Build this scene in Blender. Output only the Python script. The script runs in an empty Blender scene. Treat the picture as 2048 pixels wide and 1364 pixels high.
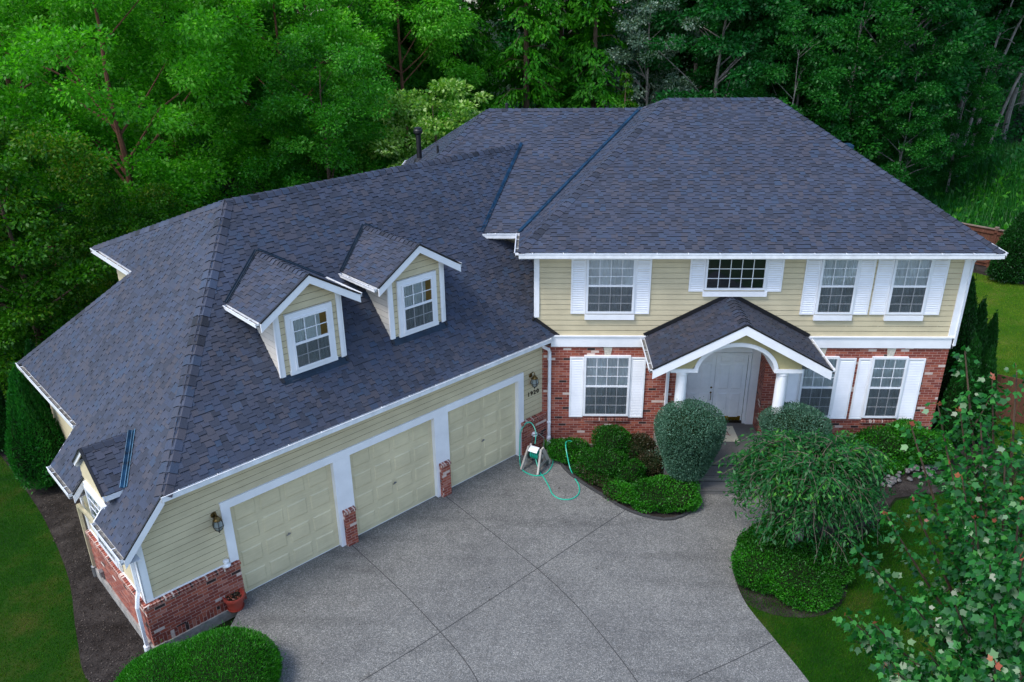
import bpy, math, random
import numpy as np
from mathutils import Vector, Matrix
from mathutils.geometry import tessellate_polygon
S2 = math.sqrt(.5)
scene = bpy.context.scene
# ------------------------------------------------------------------ camera
RT = Vector((0.99943478, 0.03213223, -0.00988131)); UP = Vector((-0.00420194, 0.41103485, 0.91160995)); FW = Vector((-0.03335363, 0.91105317, -0.41093754))
cam = bpy.data.cameras.new("camera"); cam_o = bpy.data.objects.new("camera", cam); scene.collection.objects.link(cam_o)
mw = Matrix((RT, UP, -FW)).transposed().to_4x4(); mw.translation = Vector((0.11032764, -20.35228129, 12.41711232))
cam_o.matrix_world = mw
cam.sensor_width = 36; cam.lens = 36 * 1649.514 / 2048; cam.clip_end = 600; scene.camera = cam_o
# ------------------------------------------------------------------ sky, sun, exposure
SUN_EL, SUN_AZ = math.radians(56), math.radians(232)      # azimuth clockwise from +Y: from the front left
world = bpy.data.worlds.new("World"); scene.world = world; world.use_nodes = True
wn = world.node_tree.nodes; wl = world.node_tree.links
sky = wn.new("ShaderNodeTexSky"); sky.sky_type = 'NISHITA'; sky.sun_disc = False
sky.sun_elevation = SUN_EL; sky.sun_rotation = SUN_AZ; sky.air_density = 1.0; sky.dust_density = 1.2; sky.ozone_density = 2.0
wn["Background"].inputs[1].default_value = 0.15
wl.new(sky.outputs[0], wn["Background"].inputs[0])
sun = bpy.data.lights.new("sun", 'SUN'); sun.energy = 1.25; sun.angle = math.radians(20); sun.color = (1, .97, .93)
sun_o = bpy.data.objects.new("sun", sun); scene.collection.objects.link(sun_o)
sd = Vector((math.sin(SUN_AZ) * math.cos(SUN_EL), math.cos(SUN_AZ) * math.cos(SUN_EL), math.sin(SUN_EL)))
sun_o.rotation_euler = sd.to_track_quat('Z', 'Y').to_euler(); sun_o.location = (-20, -20, 40)
scene.view_settings.view_transform = 'Standard'; scene.view_settings.look = 'None'; scene.view_settings.exposure = 1.2; scene.view_settings.gamma = 1.0
scene.render.engine = 'CYCLES'
scene.cycles.max_bounces = 6; scene.cycles.transparent_max_bounces = 12

# ------------------------------------------------------------------ materials
class NT:
    def __init__(s, name):
        s.m = bpy.data.materials.new(name); s.m.use_nodes = True; s.t = s.m.node_tree; s.n = s.t.nodes
        s.b = s.n["Principled BSDF"]; s.out = s.n["Material Output"]
    def new(s, typ, **kw):
        n = s.n.new("ShaderNode" + typ)
        for k, v in kw.items():
            if k.startswith('i'): n.inputs[int(k[1:])].default_value = v
            else: setattr(n, k, v)
        return n
    def ln(s, a, b): s.t.links.new(a, b)
    def math(s, op, a, b=None, c=None):
        n = s.new("Math", operation=op)
        for i, v in enumerate((a, b, c)):
            if v is None: continue
            if hasattr(v, 'links'): s.ln(v, n.inputs[i])
            else: n.inputs[i].default_value = v
        return n.outputs[0]
    def mix(s, fac, a, b, blend='MIX'):
        n = s.new("Mix", data_type='RGBA', blend_type=blend)
        for i, v in ((0, fac), (6, a), (7, b)):
            if hasattr(v, 'links'): s.ln(v, n.inputs[i])
            else: n.inputs[i].default_value = v if i == 0 else (*v, 1) if len(v) == 3 else v
        return n.outputs[2]
    def ramp(s, fac, stops, interp='LINEAR'):
        n = s.new("ValToRGB"); cr = n.color_ramp; cr.interpolation = interp
        while len(cr.elements) < len(stops): cr.elements.new(.5)
        for e, (p, c) in zip(cr.elements, stops): e.position = p; e.color = (*c, 1) if len(c) == 3 else c
        s.ln(fac, n.inputs[0]); return n.outputs[0]
    def noise(s, scale, detail=3, rough=.6, vec=None, dims='3D'):
        n = s.new("TexNoise", noise_dimensions=dims); n.inputs['Scale'].default_value = scale; n.inputs['Detail'].default_value = detail; n.inputs['Roughness'].default_value = rough
        s.ln(vec if vec is not None else s.obj(), n.inputs['Vector']); return n.outputs[0]
    def obj(s):
        if not hasattr(s, '_tc'): s._tc = s.new("TexCoord")
        return s._tc.outputs['Object']
    def geo(s):
        if not hasattr(s, '_g'): s._g = s.new("NewGeometry")
        return s._g
    def uv(s): s.obj(); return s._tc.outputs['UV']
    def bump(s, h, strength=.3, dist=.01):
        n = s.new("Bump"); n.inputs['Strength'].default_value = strength; n.inputs['Distance'].default_value = dist
        s.ln(h, n.inputs['Height']); s.ln(n.outputs[0], s.b.inputs['Normal'])
    def col(s, c):
        if hasattr(c, 'links'): s.ln(c, s.b.inputs['Base Color'])
        else: s.b.inputs['Base Color'].default_value = (*c, 1)
    def set(s, **kw):
        for k, v in kw.items(): s.b.inputs[k.replace('_', ' ')].default_value = v
        return s

def simple(name, c, rough=.6, metal=0, nz=.12, nscale=3., spec=.5):
    t = NT(name); n = t.noise(nscale, 4)
    d = tuple(x * (1 - nz * 1.6) for x in c); e = tuple(min(1, x * (1 + nz)) for x in c)
    t.col(t.ramp(n, [(.3, d), (.7, e)])); t.set(Roughness=rough, Metallic=metal); t.b.inputs['Specular IOR Level'].default_value = spec
    return t.m

def mk_shingle(name, mul=(1, 1, 1)):
    t = NT(name); a = t.new("VertexColor", layer_name="Col")
    g = lambda c: tuple(x * y for x, y in zip(c, mul))
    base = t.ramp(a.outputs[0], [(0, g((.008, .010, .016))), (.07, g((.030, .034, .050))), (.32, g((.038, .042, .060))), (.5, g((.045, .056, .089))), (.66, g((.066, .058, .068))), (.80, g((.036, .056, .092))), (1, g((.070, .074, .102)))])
    n = t.noise(160, 3, .8); n2 = t.noise(.7, 4, .6)
    c = t.mix(.55, base, t.ramp(n, [(.3, (.35, .35, .35)), (.7, (1.5, 1.5, 1.5))]), 'MULTIPLY')
    c = t.mix(.6, c, t.ramp(n2, [(.25, (.68, .66, .70)), (.75, (1.28, 1.28, 1.28))]), 'MULTIPLY')
    t.col(c); t.set(Roughness=.72); t.b.inputs['Specular IOR Level'].default_value = .5; t.bump(n, .4, .004); return t.m

def mk_brick(name):
    t = NT(name); sp = t.new("SeparateXYZ"); t.ln(t.uv(), sp.inputs[0])
    bw, bh, mo = .215, .076, .010
    row = t.math('FLOOR', t.math('DIVIDE', sp.outputs[1], bh))
    fr = t.math('FRACT', t.math('DIVIDE', sp.outputs[1], bh))
    ux = t.math('ADD', t.math('DIVIDE', sp.outputs[0], bw), t.math('MULTIPLY', t.math('FLOORED_MODULO', row, 2.0), .5))
    cx = t.math('FLOOR', ux); fx = t.math('FRACT', ux)
    cb = t.new("CombineXYZ"); t.ln(cx, cb.inputs[0]); t.ln(row, cb.inputs[1])
    wn_ = t.new("TexWhiteNoise", noise_dimensions='2D'); t.ln(cb.outputs[0], wn_.inputs[0])
    brick = t.ramp(wn_.outputs[0], [(0, (.030, .014, .012)), (.035, (.20, .040, .024)), (.2, (.29, .062, .034)), (.38, (.21, .040, .025)), (.52, (.34, .090, .050)), (.68, (.25, .052, .031)), (.82, (.36, .125, .085)), (.91, (.17, .034, .026)), (.958, (.60, .47, .40))], 'CONSTANT')
    n = t.noise(28, 4, .7); n2 = t.noise(1.1, 4, .6)
    brick = t.mix(.5, brick, t.ramp(n, [(.3, (.6, .6, .6)), (.7, (1.4, 1.4, 1.4))]), 'MULTIPLY')
    brick = t.mix(t.math('MULTIPLY', t.math('GREATER_THAN', t.noise(14, 4, .75), .66), .45), brick, (.45, .36, .31))
    my = t.math('LESS_THAN', fr, mo / bh); mx = t.math('LESS_THAN', fx, mo / bw)
    mort = t.math('MAXIMUM', my, mx)
    c = t.mix(mort, brick, (.42, .27, .225))
    c = t.mix(.5, c, t.ramp(n2, [(.3, (.75, .75, .75)), (.7, (1.2, 1.2, 1.2))]), 'MULTIPLY')
    t.col(c); t.set(Roughness=.88); t.bump(t.math('ADD', t.math('MULTIPLY', t.math('SUBTRACT', 1.0, mort), .8), t.math('MULTIPLY', n, .35)), .7, .008); return t.m

def mk_aggregate(name):
    t = NT(name); v = t.new("TexVoronoi"); v.inputs['Scale'].default_value = 60; t.ln(t.obj(), v.inputs['Vector'])
    wv = t.new("SeparateColor"); t.ln(v.outputs['Color'], wv.inputs[0])
    c = t.ramp(wv.outputs[0], [(0, (.105, .104, .096)), (.35, (.158, .156, .145)), (.6, (.200, .197, .183)), (.85, (.25, .24, .215)), (1, (.38, .37, .34))])
    c = t.mix(.75, c, t.ramp(v.outputs['Distance'], [(.0, (1.15, 1.15, 1.15)), (.55, (.6, .6, .6))]), 'MULTIPLY')
    n = t.noise(.42, 6, .68); n2 = t.noise(3.3, 4, .7)
    c = t.mix(.75, c, t.ramp(n, [(.28, (.62, .62, .64)), (.42, (.86, .86, .87)), (.55, (1.0, 1.0, 1.0)), (.72, (1.22, 1.21, 1.20))]), 'MULTIPLY')
    c = t.mix(.5, c, t.ramp(n2, [(.3, (.8, .79, .78)), (.7, (1.2, 1.2, 1.2))]), 'MULTIPLY')
    mp = t.new("Mapping"); mp.inputs['Rotation'].default_value = (0, 0, math.radians(45)); mp.inputs['Scale'].default_value = (.22, 1.5, 1); t.ln(t.obj(), mp.inputs[0]); n3 = t.noise(1.1, 4, .62, mp.outputs[0])
    c = t.mix(.55, c, t.ramp(n3, [(.33, (.62, .62, .62)), (.47, (1, 1, 1)), (.7, (1.12, 1.12, 1.10))]), 'MULTIPLY')
    n4 = t.noise(1.7, 2, .5); c = t.mix(.7, c, t.ramp(n4, [(.70, (1, 1, 1)), (.76, (.62, .60, .57))]), 'MULTIPLY')
    t.col(c); t.set(Roughness=.72); t.bump(v.outputs['Distance'], .45, .01); return t.m

def mk_ground(name, stops, scale=1.2, fine=60, spec=.1):
    t = NT(name); n = t.noise(scale, 6, .65); f = t.noise(fine, 3, .8)
    c = t.mix(.75, t.ramp(n, stops), t.ramp(f, [(.3, (.45, .45, .45)), (.72, (1.6, 1.6, 1.6))]), 'MULTIPLY')
    t.col(c); t.set(Roughness=1.0); t.b.inputs['Specular IOR Level'].default_value = spec; t.bump(f, .8, .02); return t.m

def mk_leaf(name, stops, trans=.35, gloss=.06, patch=.5, ns=.35, glossrough=.45):
    t = NT(name); g = t.geo(); n = t.noise(ns, 3, .6)
    oi = t.new("ObjectInfo")
    f = t.math('ADD', t.math('MULTIPLY', g.outputs['Random Per Island'], 1 - patch), t.math('MULTIPLY', t.math('MULTIPLY_ADD', n, 2.2, -.6), patch), )
    c = t.ramp(f, stops)
    t.n.remove(t.b)
    d = t.new("BsdfDiffuse"); tr = t.new("BsdfTranslucent"); gl = t.new("BsdfGlossy"); gl.inputs['Roughness'].default_value = glossrough
    t.ln(c, d.inputs[0]); t.ln(t.mix(1.0, c, (1.2, 1.35, .6), 'MULTIPLY'), tr.inputs[0])
    m1 = t.new("MixShader"); m1.inputs[0].default_value = trans; t.ln(d.outputs[0], m1.inputs[1]); t.ln(tr.outputs[0], m1.inputs[2])
    m2 = t.new("MixShader"); m2.inputs[0].default_value = gloss; t.ln(m1.outputs[0], m2.inputs[1]); t.ln(gl.outputs[0], m2.inputs[2])
    t.ln(m2.outputs[0], t.out.inputs[0]); return t.m

def mk_glass(name):
    t = NT(name); t.n.remove(t.b); fr = t.new("Fresnel"); fr.inputs[0].default_value = 1.55
    tp = t.new("BsdfTransparent"); tp.inputs[0].default_value = (.88, .92, .95, 1); gl = t.new("BsdfGlossy"); gl.inputs['Roughness'].default_value = .02
    m = t.new("MixShader"); t.ln(t.math('MULTIPLY_ADD', fr.outputs[0], 1.3, .04), m.inputs[0]); t.ln(tp.outputs[0], m.inputs[1]); t.ln(gl.outputs[0], m.inputs[2]); t.ln(m.outputs[0], t.out.inputs[0]); return t.m

def mk_screen(name):
    t = NT(name); t.n.remove(t.b); tp = t.new("BsdfTransparent"); d = t.new("BsdfDiffuse"); d.inputs[0].default_value = (.035, .04, .045, 1)
    m = t.new("MixShader"); m.inputs[0].default_value = .42; t.ln(tp.outputs[0], m.inputs[1]); t.ln(d.outputs[0], m.inputs[2]); t.ln(m.outputs[0], t.out.inputs[0]); return t.m

def mk_bark(name, c1, c2, sc=9):
    t = NT(name); mp = t.new("Mapping"); mp.inputs['Scale'].default_value = (1, 1, .25); t.ln(t.obj(), mp.inputs[0])
    n = t.noise(sc, 5, .7, mp.outputs[0]); t.col(t.ramp(n, [(.35, c1), (.65, c2)])); t.set(Roughness=.95); t.bump(n, .8, .03); return t.m

def mk_siding(name, c):
    t = NT(name); n = t.noise(1.3, 4, .6); mp = t.new("Mapping"); mp.inputs['Scale'].default_value = (1, 1, 14); t.ln(t.obj(), mp.inputs[0]); n2 = t.noise(2.2, 3, .6, mp.outputs[0])
    cc = t.mix(.8, t.ramp(n, [(.3, tuple(x * .86 for x in c)), (.7, tuple(x * 1.08 for x in c))]), t.ramp(n2, [(.3, (.93, .92, .9)), (.7, (1.05, 1.05, 1.05))]), 'MULTIPLY')
    t.col(cc); t.set(Roughness=.55); return t.m

def mk_mat(name):
    t = NT(name); n = t.noise(7, 4, .7); f = t.noise(200, 2)
    c = t.mix(t.math('GREATER_THAN', n, .64), (.62, .56, .42), (.50, .40, .30)); t.col(t.mix(.4, c, t.ramp(f, [(.3, (.7, .7, .7)), (.7, (1.3, 1.3, 1.3))]), 'MULTIPLY')); t.set(Roughness=1); return t.m

M = {}
M['shingle'] = mk_shingle('shingle', (.68, .76, .84))
M['shingle_brown'] = mk_shingle('shingle_weathered', (.62, .64, .68))
M['siding'] = mk_siding('siding', (.59, .505, .325))
M['sidinggrey'] = mk_siding('siding_pale', (.60, .56, .50))
M['stucco'] = simple('gable_face', (.42, .36, .18), .6)
M['doorbeige'] = mk_siding('garage_door_paint', (.64, .555, .355))
M['white'] = simple('white_paint', (.82, .82, .83), .42, nz=.05, nscale=2)
M['whited'] = simple('white_vinyl', (.78, .79, .81), .35, nz=.04)
M['doorwhite'] = simple('door_paint', (.80, .81, .83), .4, nz=.05)
M['gutter'] = simple('gutter_metal', (.76, .77, .78), .35, nz=.1, nscale=5)
M['debris'] = mk_ground('gutter_debris', [(.3, (.05, .045, .04)), (.6, (.25, .24, .22))], 6, 40)
M['brick'] = mk_brick('brick')
M['keystone'] = simple('keystone_stone', (.50, .46, .38), .9, nz=.2, nscale=20)
M['concrete'] = simple('foundation_concrete', (.30, .28, .25), .9, nz=.25, nscale=6)
M['agg'] = mk_aggregate('exposed_aggregate')
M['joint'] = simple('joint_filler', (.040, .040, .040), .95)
M['flash'] = simple('valley_metal', (.014, .060, .115), .38, metal=.5, nz=.45, nscale=5)
M['flashdark'] = simple('dormer_flashing', (.014, .028, .045), .4, metal=.4, nz=.3, nscale=4)
M['tar'] = simple('black_flashing', (.006, .006, .008), .5)
M['glass'] = mk_glass('window_glass')
M['screen'] = mk_screen('insect_screen')
M['curtain'] = simple('curtain_cloth', (.74, .75, .74), .9, nz=.15, nscale=1.5)
M['drape'] = simple('tan_drape', (.38, .20, .06), .9)
M['dark'] = simple('dark_room', (.006, .007, .008), .7)
M['brass'] = simple('aged_brass', (.16, .105, .035), .35, metal=.9, nz=.5, nscale=30)
M['bronze'] = simple('dark_bronze', (.035, .026, .018), .4, metal=.7, nz=.4, nscale=30)
M['brightbrass'] = simple('polished_brass', (.62, .40, .05), .22, metal=1, nz=.15)
M['lampglass'] = simple('lantern_glass', (.22, .25, .24), .1)
M['greymetal'] = simple('grey_metal', (.25, .25, .25), .4, metal=.6)
M['tan_pipe'] = simple('tan_downspout', (.47, .41, .26), .45)
M['mat'] = mk_mat('doormat_fibre')
M['matred'] = simple('doormat_print', (.22, .045, .04), 1)
M['agg_dark'] = mk_ground('step_aggregate', [(.25, (.12, .115, .11)), (.5, (.17, .163, .155)), (.75, (.22, .21, .195))], .9, 90, .3)
M['hose'] = simple('hose_rubber', (.01, .42, .28), .3, nz=.05)
M['reel'] = simple('reel_plastic', (.40, .36, .31), .5)
M['reeldark'] = simple('reel_drum_plastic', (.05, .06, .055), .5)
M['pot'] = simple('terracotta_plastic', (.36, .055, .035), .45, nz=.2)
M['soil'] = mk_ground('soil', [(.3, (.012, .009, .007)), (.7, (.05, .033, .022))], 9, 60)
M['mulch'] = mk_ground('bark_mulch', [(.25, (.014, .011, .009)), (.5, (.030, .025, .022)), (.75, (.065, .055, .048))], 2.2, 38)
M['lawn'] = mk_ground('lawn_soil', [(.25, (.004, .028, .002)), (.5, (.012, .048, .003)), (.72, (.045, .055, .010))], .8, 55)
M['ground'] = mk_ground('forest_floor', [(.3, (.004, .010, .003)), (.6, (.012, .022, .006)), (.8, (.02, .018, .01))], .5, 20)
M['gravel'] = mk_ground('gravel', [(.3, (.17, .18, .20)), (.7, (.30, .31, .34))], 3, 30)
M['rock'] = simple('river_stone', (.17, .16, .15), .9, nz=.55, nscale=5)
M['fence'] = mk_bark('fence_wood', (.085, .028, .014), (.15, .055, .030), 4)
M['fencecap'] = simple('fence_cap', (.22, .15, .11), .8, nz=.3)
M['bark'] = mk_bark('bark_brown', (.045, .026, .016), (.12, .075, .045))
M['barkred'] = mk_bark('bark_reddish', (.07, .026, .012), (.18, .075, .04))
M['barkgrey'] = mk_bark('bark_grey', (.075, .07, .06), (.27, .25, .22), 5)
M['twig'] = mk_bark('twig', (.07, .058, .042), (.19, .16, .115), 12)
G_ = lambda *a: [(i / (len(a) - 1), c) for i, c in enumerate(a)]
M['lf_bright'] = mk_leaf('leaf_bright', G_((.014, .10, .003), (.055, .28, .007), (.12, .46, .018), (.36, .70, .13)), .5, .02, .45)
M['lf_mid'] = mk_leaf('leaf_mid', G_((.007, .070, .004), (.022, .165, .007), (.055, .28, .014), (.15, .42, .04)), .42, .02)
M['lf_dark'] = mk_leaf('leaf_dark', G_((.003, .036, .005), (.007, .080, .012), (.014, .135, .022), (.038, .21, .042)), .36, .02)
M['lf_cedar'] = mk_leaf('leaf_cedar', G_((.005, .050, .002), (.013, .115, .003), (.038, .20, .006), (.085, .29, .012)), .32, .01)
M['lf_olive'] = mk_leaf('leaf_olive', G_((.007, .055, .002), (.020, .115, .003), (.055, .19, .006), (.22, .21, .018)), .42, .015)
M['lf_lime'] = mk_leaf('leaf_lime', G_((.018, .095, .008), (.08, .25, .015), (.24, .42, .06), (.62, .68, .36)), .4, .03)
M['lf_silver'] = mk_leaf('leaf_silver', G_((.018, .055, .028), (.05, .115, .07), (.14, .22, .15), (.30, .38, .31)), .3, .04)
M['lf_blue'] = mk_leaf('leaf_bluegreen', G_((.020, .062, .034), (.045, .120, .072), (.080, .185, .120), (.17, .30, .21)), .25, .02, .25, 1.5)
M['lf_box'] = mk_leaf('leaf_box', G_((.003, .030, .002), (.009, .078, .003), (.020, .130, .006), (.040, .19, .012)), .28, .02, .4, 1.5)
M['lf_hedge'] = mk_leaf('leaf_hedge', G_((.006, .060, .002), (.016, .14, .003), (.034, .23, .006), (.075, .33, .014)), .3, .03, .4, 1.6)
M['lf_brown'] = mk_leaf('leaf_brownish', G_((.010, .020, .006), (.028, .034, .010), (.06, .045, .02), (.09, .06, .035)), .2, .03, .3, 2)
M['lf_thuja'] = mk_leaf('leaf_thuja', G_((.002, .020, .003), (.005, .046, .005), (.010, .080, .008), (.018, .115, .014)), .25, .03, .4, .9)
M['lf_weep'] = mk_leaf('leaf_weeping', G_((.004, .044, .010), (.009, .088, .018), (.022, .15, .026), (.13, .38, .025)), .38, .02, .5, .8)
M['lf_maple'] = mk_leaf('leaf_maple', G_((.003, .036, .005), (.007, .082, .011), (.020, .155, .020), (.095, .34, .06)), .36, .03, .35, .9, .3)
M['lf_maplepale'] = mk_leaf('leaf_maple_underside_glint', G_((.08, .20, .08), (.16, .28, .15), (.36, .44, .32)), .3, .03)  # pale undersides, with leaf highlights also put into the colour
M['lf_maplered'] = mk_leaf('leaf_maple_young', G_((.30, .05, .03), (.45, .11, .06), (.50, .22, .07)), .35, .08)
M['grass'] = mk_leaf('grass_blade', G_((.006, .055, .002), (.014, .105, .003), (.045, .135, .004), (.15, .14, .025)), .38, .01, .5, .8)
M['grass_yellow'] = mk_leaf('grass_blade_yellow', G_((.020, .12, .004), (.060, .20, .006), (.13, .25, .010), (.26, .26, .04)), .35, .01, .5, .5)  # lighter, yellower grass colour for the back lawn
M['lawn_yellow'] = mk_ground('lawn_soil_yellow', [(.25, (.016, .070, .004)), (.5, (.045, .105, .006)), (.72, (.10, .12, .02))], .8, 55)  # matching yellower soil below the back lawn blades
M['chips'] = mk_leaf('bark_chips', G_((.010, .007, .005), (.028, .021, .016), (.05, .039, .030), (.11, .09, .072)), 0.0, .02, .1)
M['lf_wood'] = mk_leaf('leaf_wood', G_((.003, .042, .005), (.008, .095, .010), (.022, .17, .018), (.075, .31, .03)), .38, .02)

# ------------------------------------------------------------------ mesh building
coll = scene.collection
class MB:
    def __init__(s): s.v = []; s.f = []; s.m = []; s.uv = []; s.c = []; s.sm = []
    def face(s, pts, mi=0, uv=None, col=.5, smooth=False):
        pts = [Vector(p) for p in pts]; b = len(s.v); s.v += pts; s.f.append(list(range(b, b + len(pts)))); s.m.append(mi); s.c.append(col); s.sm.append(smooth)
        if uv is None:
            n = Vector((0, 0, 0))
            for i in range(len(pts)):
                a, d = pts[i], pts[(i + 1) % len(pts)]; n += a.cross(d)
            if n.length > 0: n.normalize()
            t = Vector((0, 0, 1)).cross(n)
            t = Vector((1, 0, 0)) if t.length < .05 else t.normalized()
            bb = n.cross(t); uv = [(p.dot(t), p.dot(bb)) for p in pts]
        s.uv.append(uv)
    def hull8(s, P, mi=0, uvr=None):      # P[0..3] bottom ccw, P[4..7] top
        for idx in ((3, 2, 1, 0), (4, 5, 6, 7), (0, 1, 5, 4), (1, 2, 6, 5), (2, 3, 7, 6), (3, 0, 4, 7)): s.face([P[i] for i in idx], mi)
    def box(s, fr, a0, a1, d0, d1, z0, z1, mi=0):
        s.hull8([fr.p(a0, d1, z0), fr.p(a1, d1, z0), fr.p(a1, d0, z0), fr.p(a0, d0, z0), fr.p(a0, d1, z1), fr.p(a1, d1, z1), fr.p(a1, d0, z1), fr.p(a0, d0, z1)], mi)
    def prism(s, fr, poly, d0, d1, mi=0):   # poly [(a,z)] ccw as seen from outside; front at d1
        n = len(poly); s.face([fr.p(a, d1, z) for a, z in poly], mi); s.face([fr.p(a, d0, z) for a, z in reversed(poly)], mi)
        for i in range(n):
            (a, z), (b, y) = poly[i], poly[(i + 1) % n]
            s.face([fr.p(a, d0, z), fr.p(b, d0, y), fr.p(b, d1, y), fr.p(a, d1, z)], mi)
    def beam(s, A, B, w, h, mi=0, up=(0, 0, 1)):
        A, B = Vector(A), Vector(B); d = (B - A).normalized(); sd = d.cross(Vector(up)).normalized(); u = sd.cross(d)
        q = [(-1, -1), (1, -1), (1, 1), (-1, 1)]
        a = [A + sd * x * w / 2 + u * y * h / 2 for x, y in q]; b = [B + sd * x * w / 2 + u * y * h / 2 for x, y in q]
        s.face(a, mi); s.face(b[::-1], mi)
        for i in range(4): j = (i + 1) % 4; s.face([a[i], b[i], b[j], a[j]], mi)
    def tube(s, pts, r, n=6, mi=0, cap=True):
        pts = [Vector(p) for p in pts]; rr = r if isinstance(r, (list, tuple)) else [r] * len(pts); rings = []; pu = None
        for i, p in enumerate(pts):
            d = (pts[min(i + 1, len(pts) - 1)] - pts[max(i - 1, 0)]); d = d.normalized() if d.length > 0 else Vector((0, 0, 1))
            if pu is None: pu = d.orthogonal().normalized()
            pu = (pu - d * pu.dot(d)); pu = pu.normalized() if pu.length > 1e-6 else d.orthogonal().normalized()
            w = d.cross(pu); rings.append([p + (pu * math.cos(2 * math.pi * k / n) + w * math.sin(2 * math.pi * k / n)) * rr[i] for k in range(n)])
        for i in range(len(rings) - 1):
            for k in range(n): j = (k + 1) % n; s.face([rings[i][k], rings[i][j], rings[i + 1][j], rings[i + 1][k]], mi, smooth=True)
        if cap: s.face(rings[0][::-1], mi); s.face(rings[-1], mi)
    def lathe(s, c, prof, n=20, mi=0, ax=(0, 0, 1)):
        c = Vector(c); ax = Vector(ax).normalized(); u = ax.orthogonal().normalized(); w = ax.cross(u); R = []
        for r, z in prof: R.append([c + ax * z + (u * math.cos(2 * math.pi * k / n) + w * math.sin(2 * math.pi * k / n)) * r for k in range(n)])
        for i in range(len(R) - 1):
            for k in range(n): j = (k + 1) % n; s.face([R[i][k], R[i][j], R[i + 1][j], R[i + 1][k]], mi, smooth=True)
        s.face(R[0][::-1], mi); s.face(R[-1], mi)
    def build(s, name, mats, parent=None, merge=False):
        me = bpy.data.meshes.new(name); me.from_pydata([tuple(v) for v in s.v], [], s.f)
        mats = mats if isinstance(mats, (list, tuple)) else [mats]
        for m in mats: me.materials.append(M[m])
        me.polygons.foreach_set('material_index', s.m); me.polygons.foreach_set('use_smooth', s.sm)
        ul = me.uv_layers.new(name="UVMap"); fl = [x for f in s.uv for p in f for x in p]; ul.data.foreach_set('uv', fl)
        ca = me.color_attributes.new("Col", 'FLOAT_COLOR', 'CORNER'); cl = []
        for f, c in zip(s.f, s.c): cl += [c, c, c, 1.0] * len(f)
        ca.data.foreach_set('color', cl)
        o = bpy.data.objects.new(name, me); coll.objects.link(o)
        if parent: o.parent = parent
        return o
class Fr:
    def __init__(s, o, eo): s.o = Vector(o); s.eo = Vector(eo).normalized(); s.ex = Vector((0, 0, 1)).cross(s.eo)
    def p(s, a, d, z): return s.o + s.ex * a + s.eo * d + Vector((0, 0, z))
def tag(o, label=None, cat=None, group=None, kind=None):
    for k, v in (('label', label), ('category', cat), ('group', group), ('kind', kind)):
        if v: o[k] = v
    return o
def empty(name, loc=(0, 0, 0), rz=0, **kw):
    o = bpy.data.objects.new(name, None); coll.objects.link(o); o.location = loc; o.rotation_euler = (0, 0, rz); o.empty_display_size = .2; return tag(o, **kw)
def copy_tree(o, parent=None):
    c = o.copy(); coll.objects.link(c); c.parent = parent
    for ch in [x for x in scene.objects if x.parent == o]: copy_tree(ch, c)
    return c

FA = Fr((0, 0, 0), (0, -1, 0))                     # main facade
G0 = Vector((.175, 0, 0)); GO = Vector((S2, -S2, 0))
FG = Fr(G0, GO)                                   # garage front, a = -u
def gp(u, w, z): return FG.p(-u, w, z)
FL = Fr(gp(11.05, 0, 0), (-S2, -S2, 0))           # garage left wall: a = +w from the front corner

# ---- clipping helpers, lap boards, shingles
def clip_half(poly, a, b, c):
    out = []
    for i in range(len(poly)):
        p, q = poly[i], poly[(i + 1) % len(poly)]; dp = a * p[0] + b * p[1] - c; dq = a * q[0] + b * q[1] - c
        if dp <= 0: out.append(p)
        if dp * dq < 0: t = dp / (dp - dq); out.append((p[0] + (q[0] - p[0]) * t, p[1] + (q[1] - p[1]) * t))
    return out
def area(poly): return .5 * sum(poly[i][0] * poly[(i + 1) % len(poly)][1] - poly[(i + 1) % len(poly)][0] * poly[i][1] for i in range(len(poly)))
def clip_to(poly, cp):
    for i in range(len(cp)):
        p, q = cp[i], cp[(i + 1) % len(cp)]; a, b = q[1] - p[1], -(q[0] - p[0]); poly = clip_half(poly, a, b, a * p[0] + b * p[1])
        if len(poly) < 3: return []
    return poly
def boards(mb, fr, poly, mi=0, e=.148, d0=0, th=.009, z0=None):
    if area(poly) < 0: poly = poly[::-1]
    amin, amax = min(p[0] for p in poly), max(p[0] for p in poly); zmin, zmax = min(p[1] for p in poly), max(p[1] for p in poly)
    k0 = math.floor((zmin - (z0 or 0)) / e); k1 = math.ceil((zmax - (z0 or 0)) / e)
    for k in range(k0, k1):
        za, zb = (z0 or 0) + k * e, (z0 or 0) + (k + 1) * e
        q = clip_to([(amin, za), (amax, za), (amax, zb), (amin, zb)], poly)
        if len(q) < 3 or area(q) < 1e-4: continue
        f = lambda a, z: fr.p(a, d0 + .004 + th * (1 - (z - za) / e), z)
        gz = zb - .012; ql = clip_half(q, 0, 1, gz); qh = clip_half(q, 0, -1, -gz)
        if len(ql) >= 3: mb.face([f(a, z) for a, z in ql], mi)
        if len(qh) >= 3: mb.face([fr.p(a, d0 - .014, z) for a, z in qh], mi)
        bz = min(z for a, z in q); bb = [a for a, z in q if z < bz + 1e-4]
        if len(bb) >= 2: mb.face([fr.p(min(bb), d0, bz), fr.p(max(bb), d0, bz), f(max(bb), bz), f(min(bb), bz)], mi)
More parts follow.
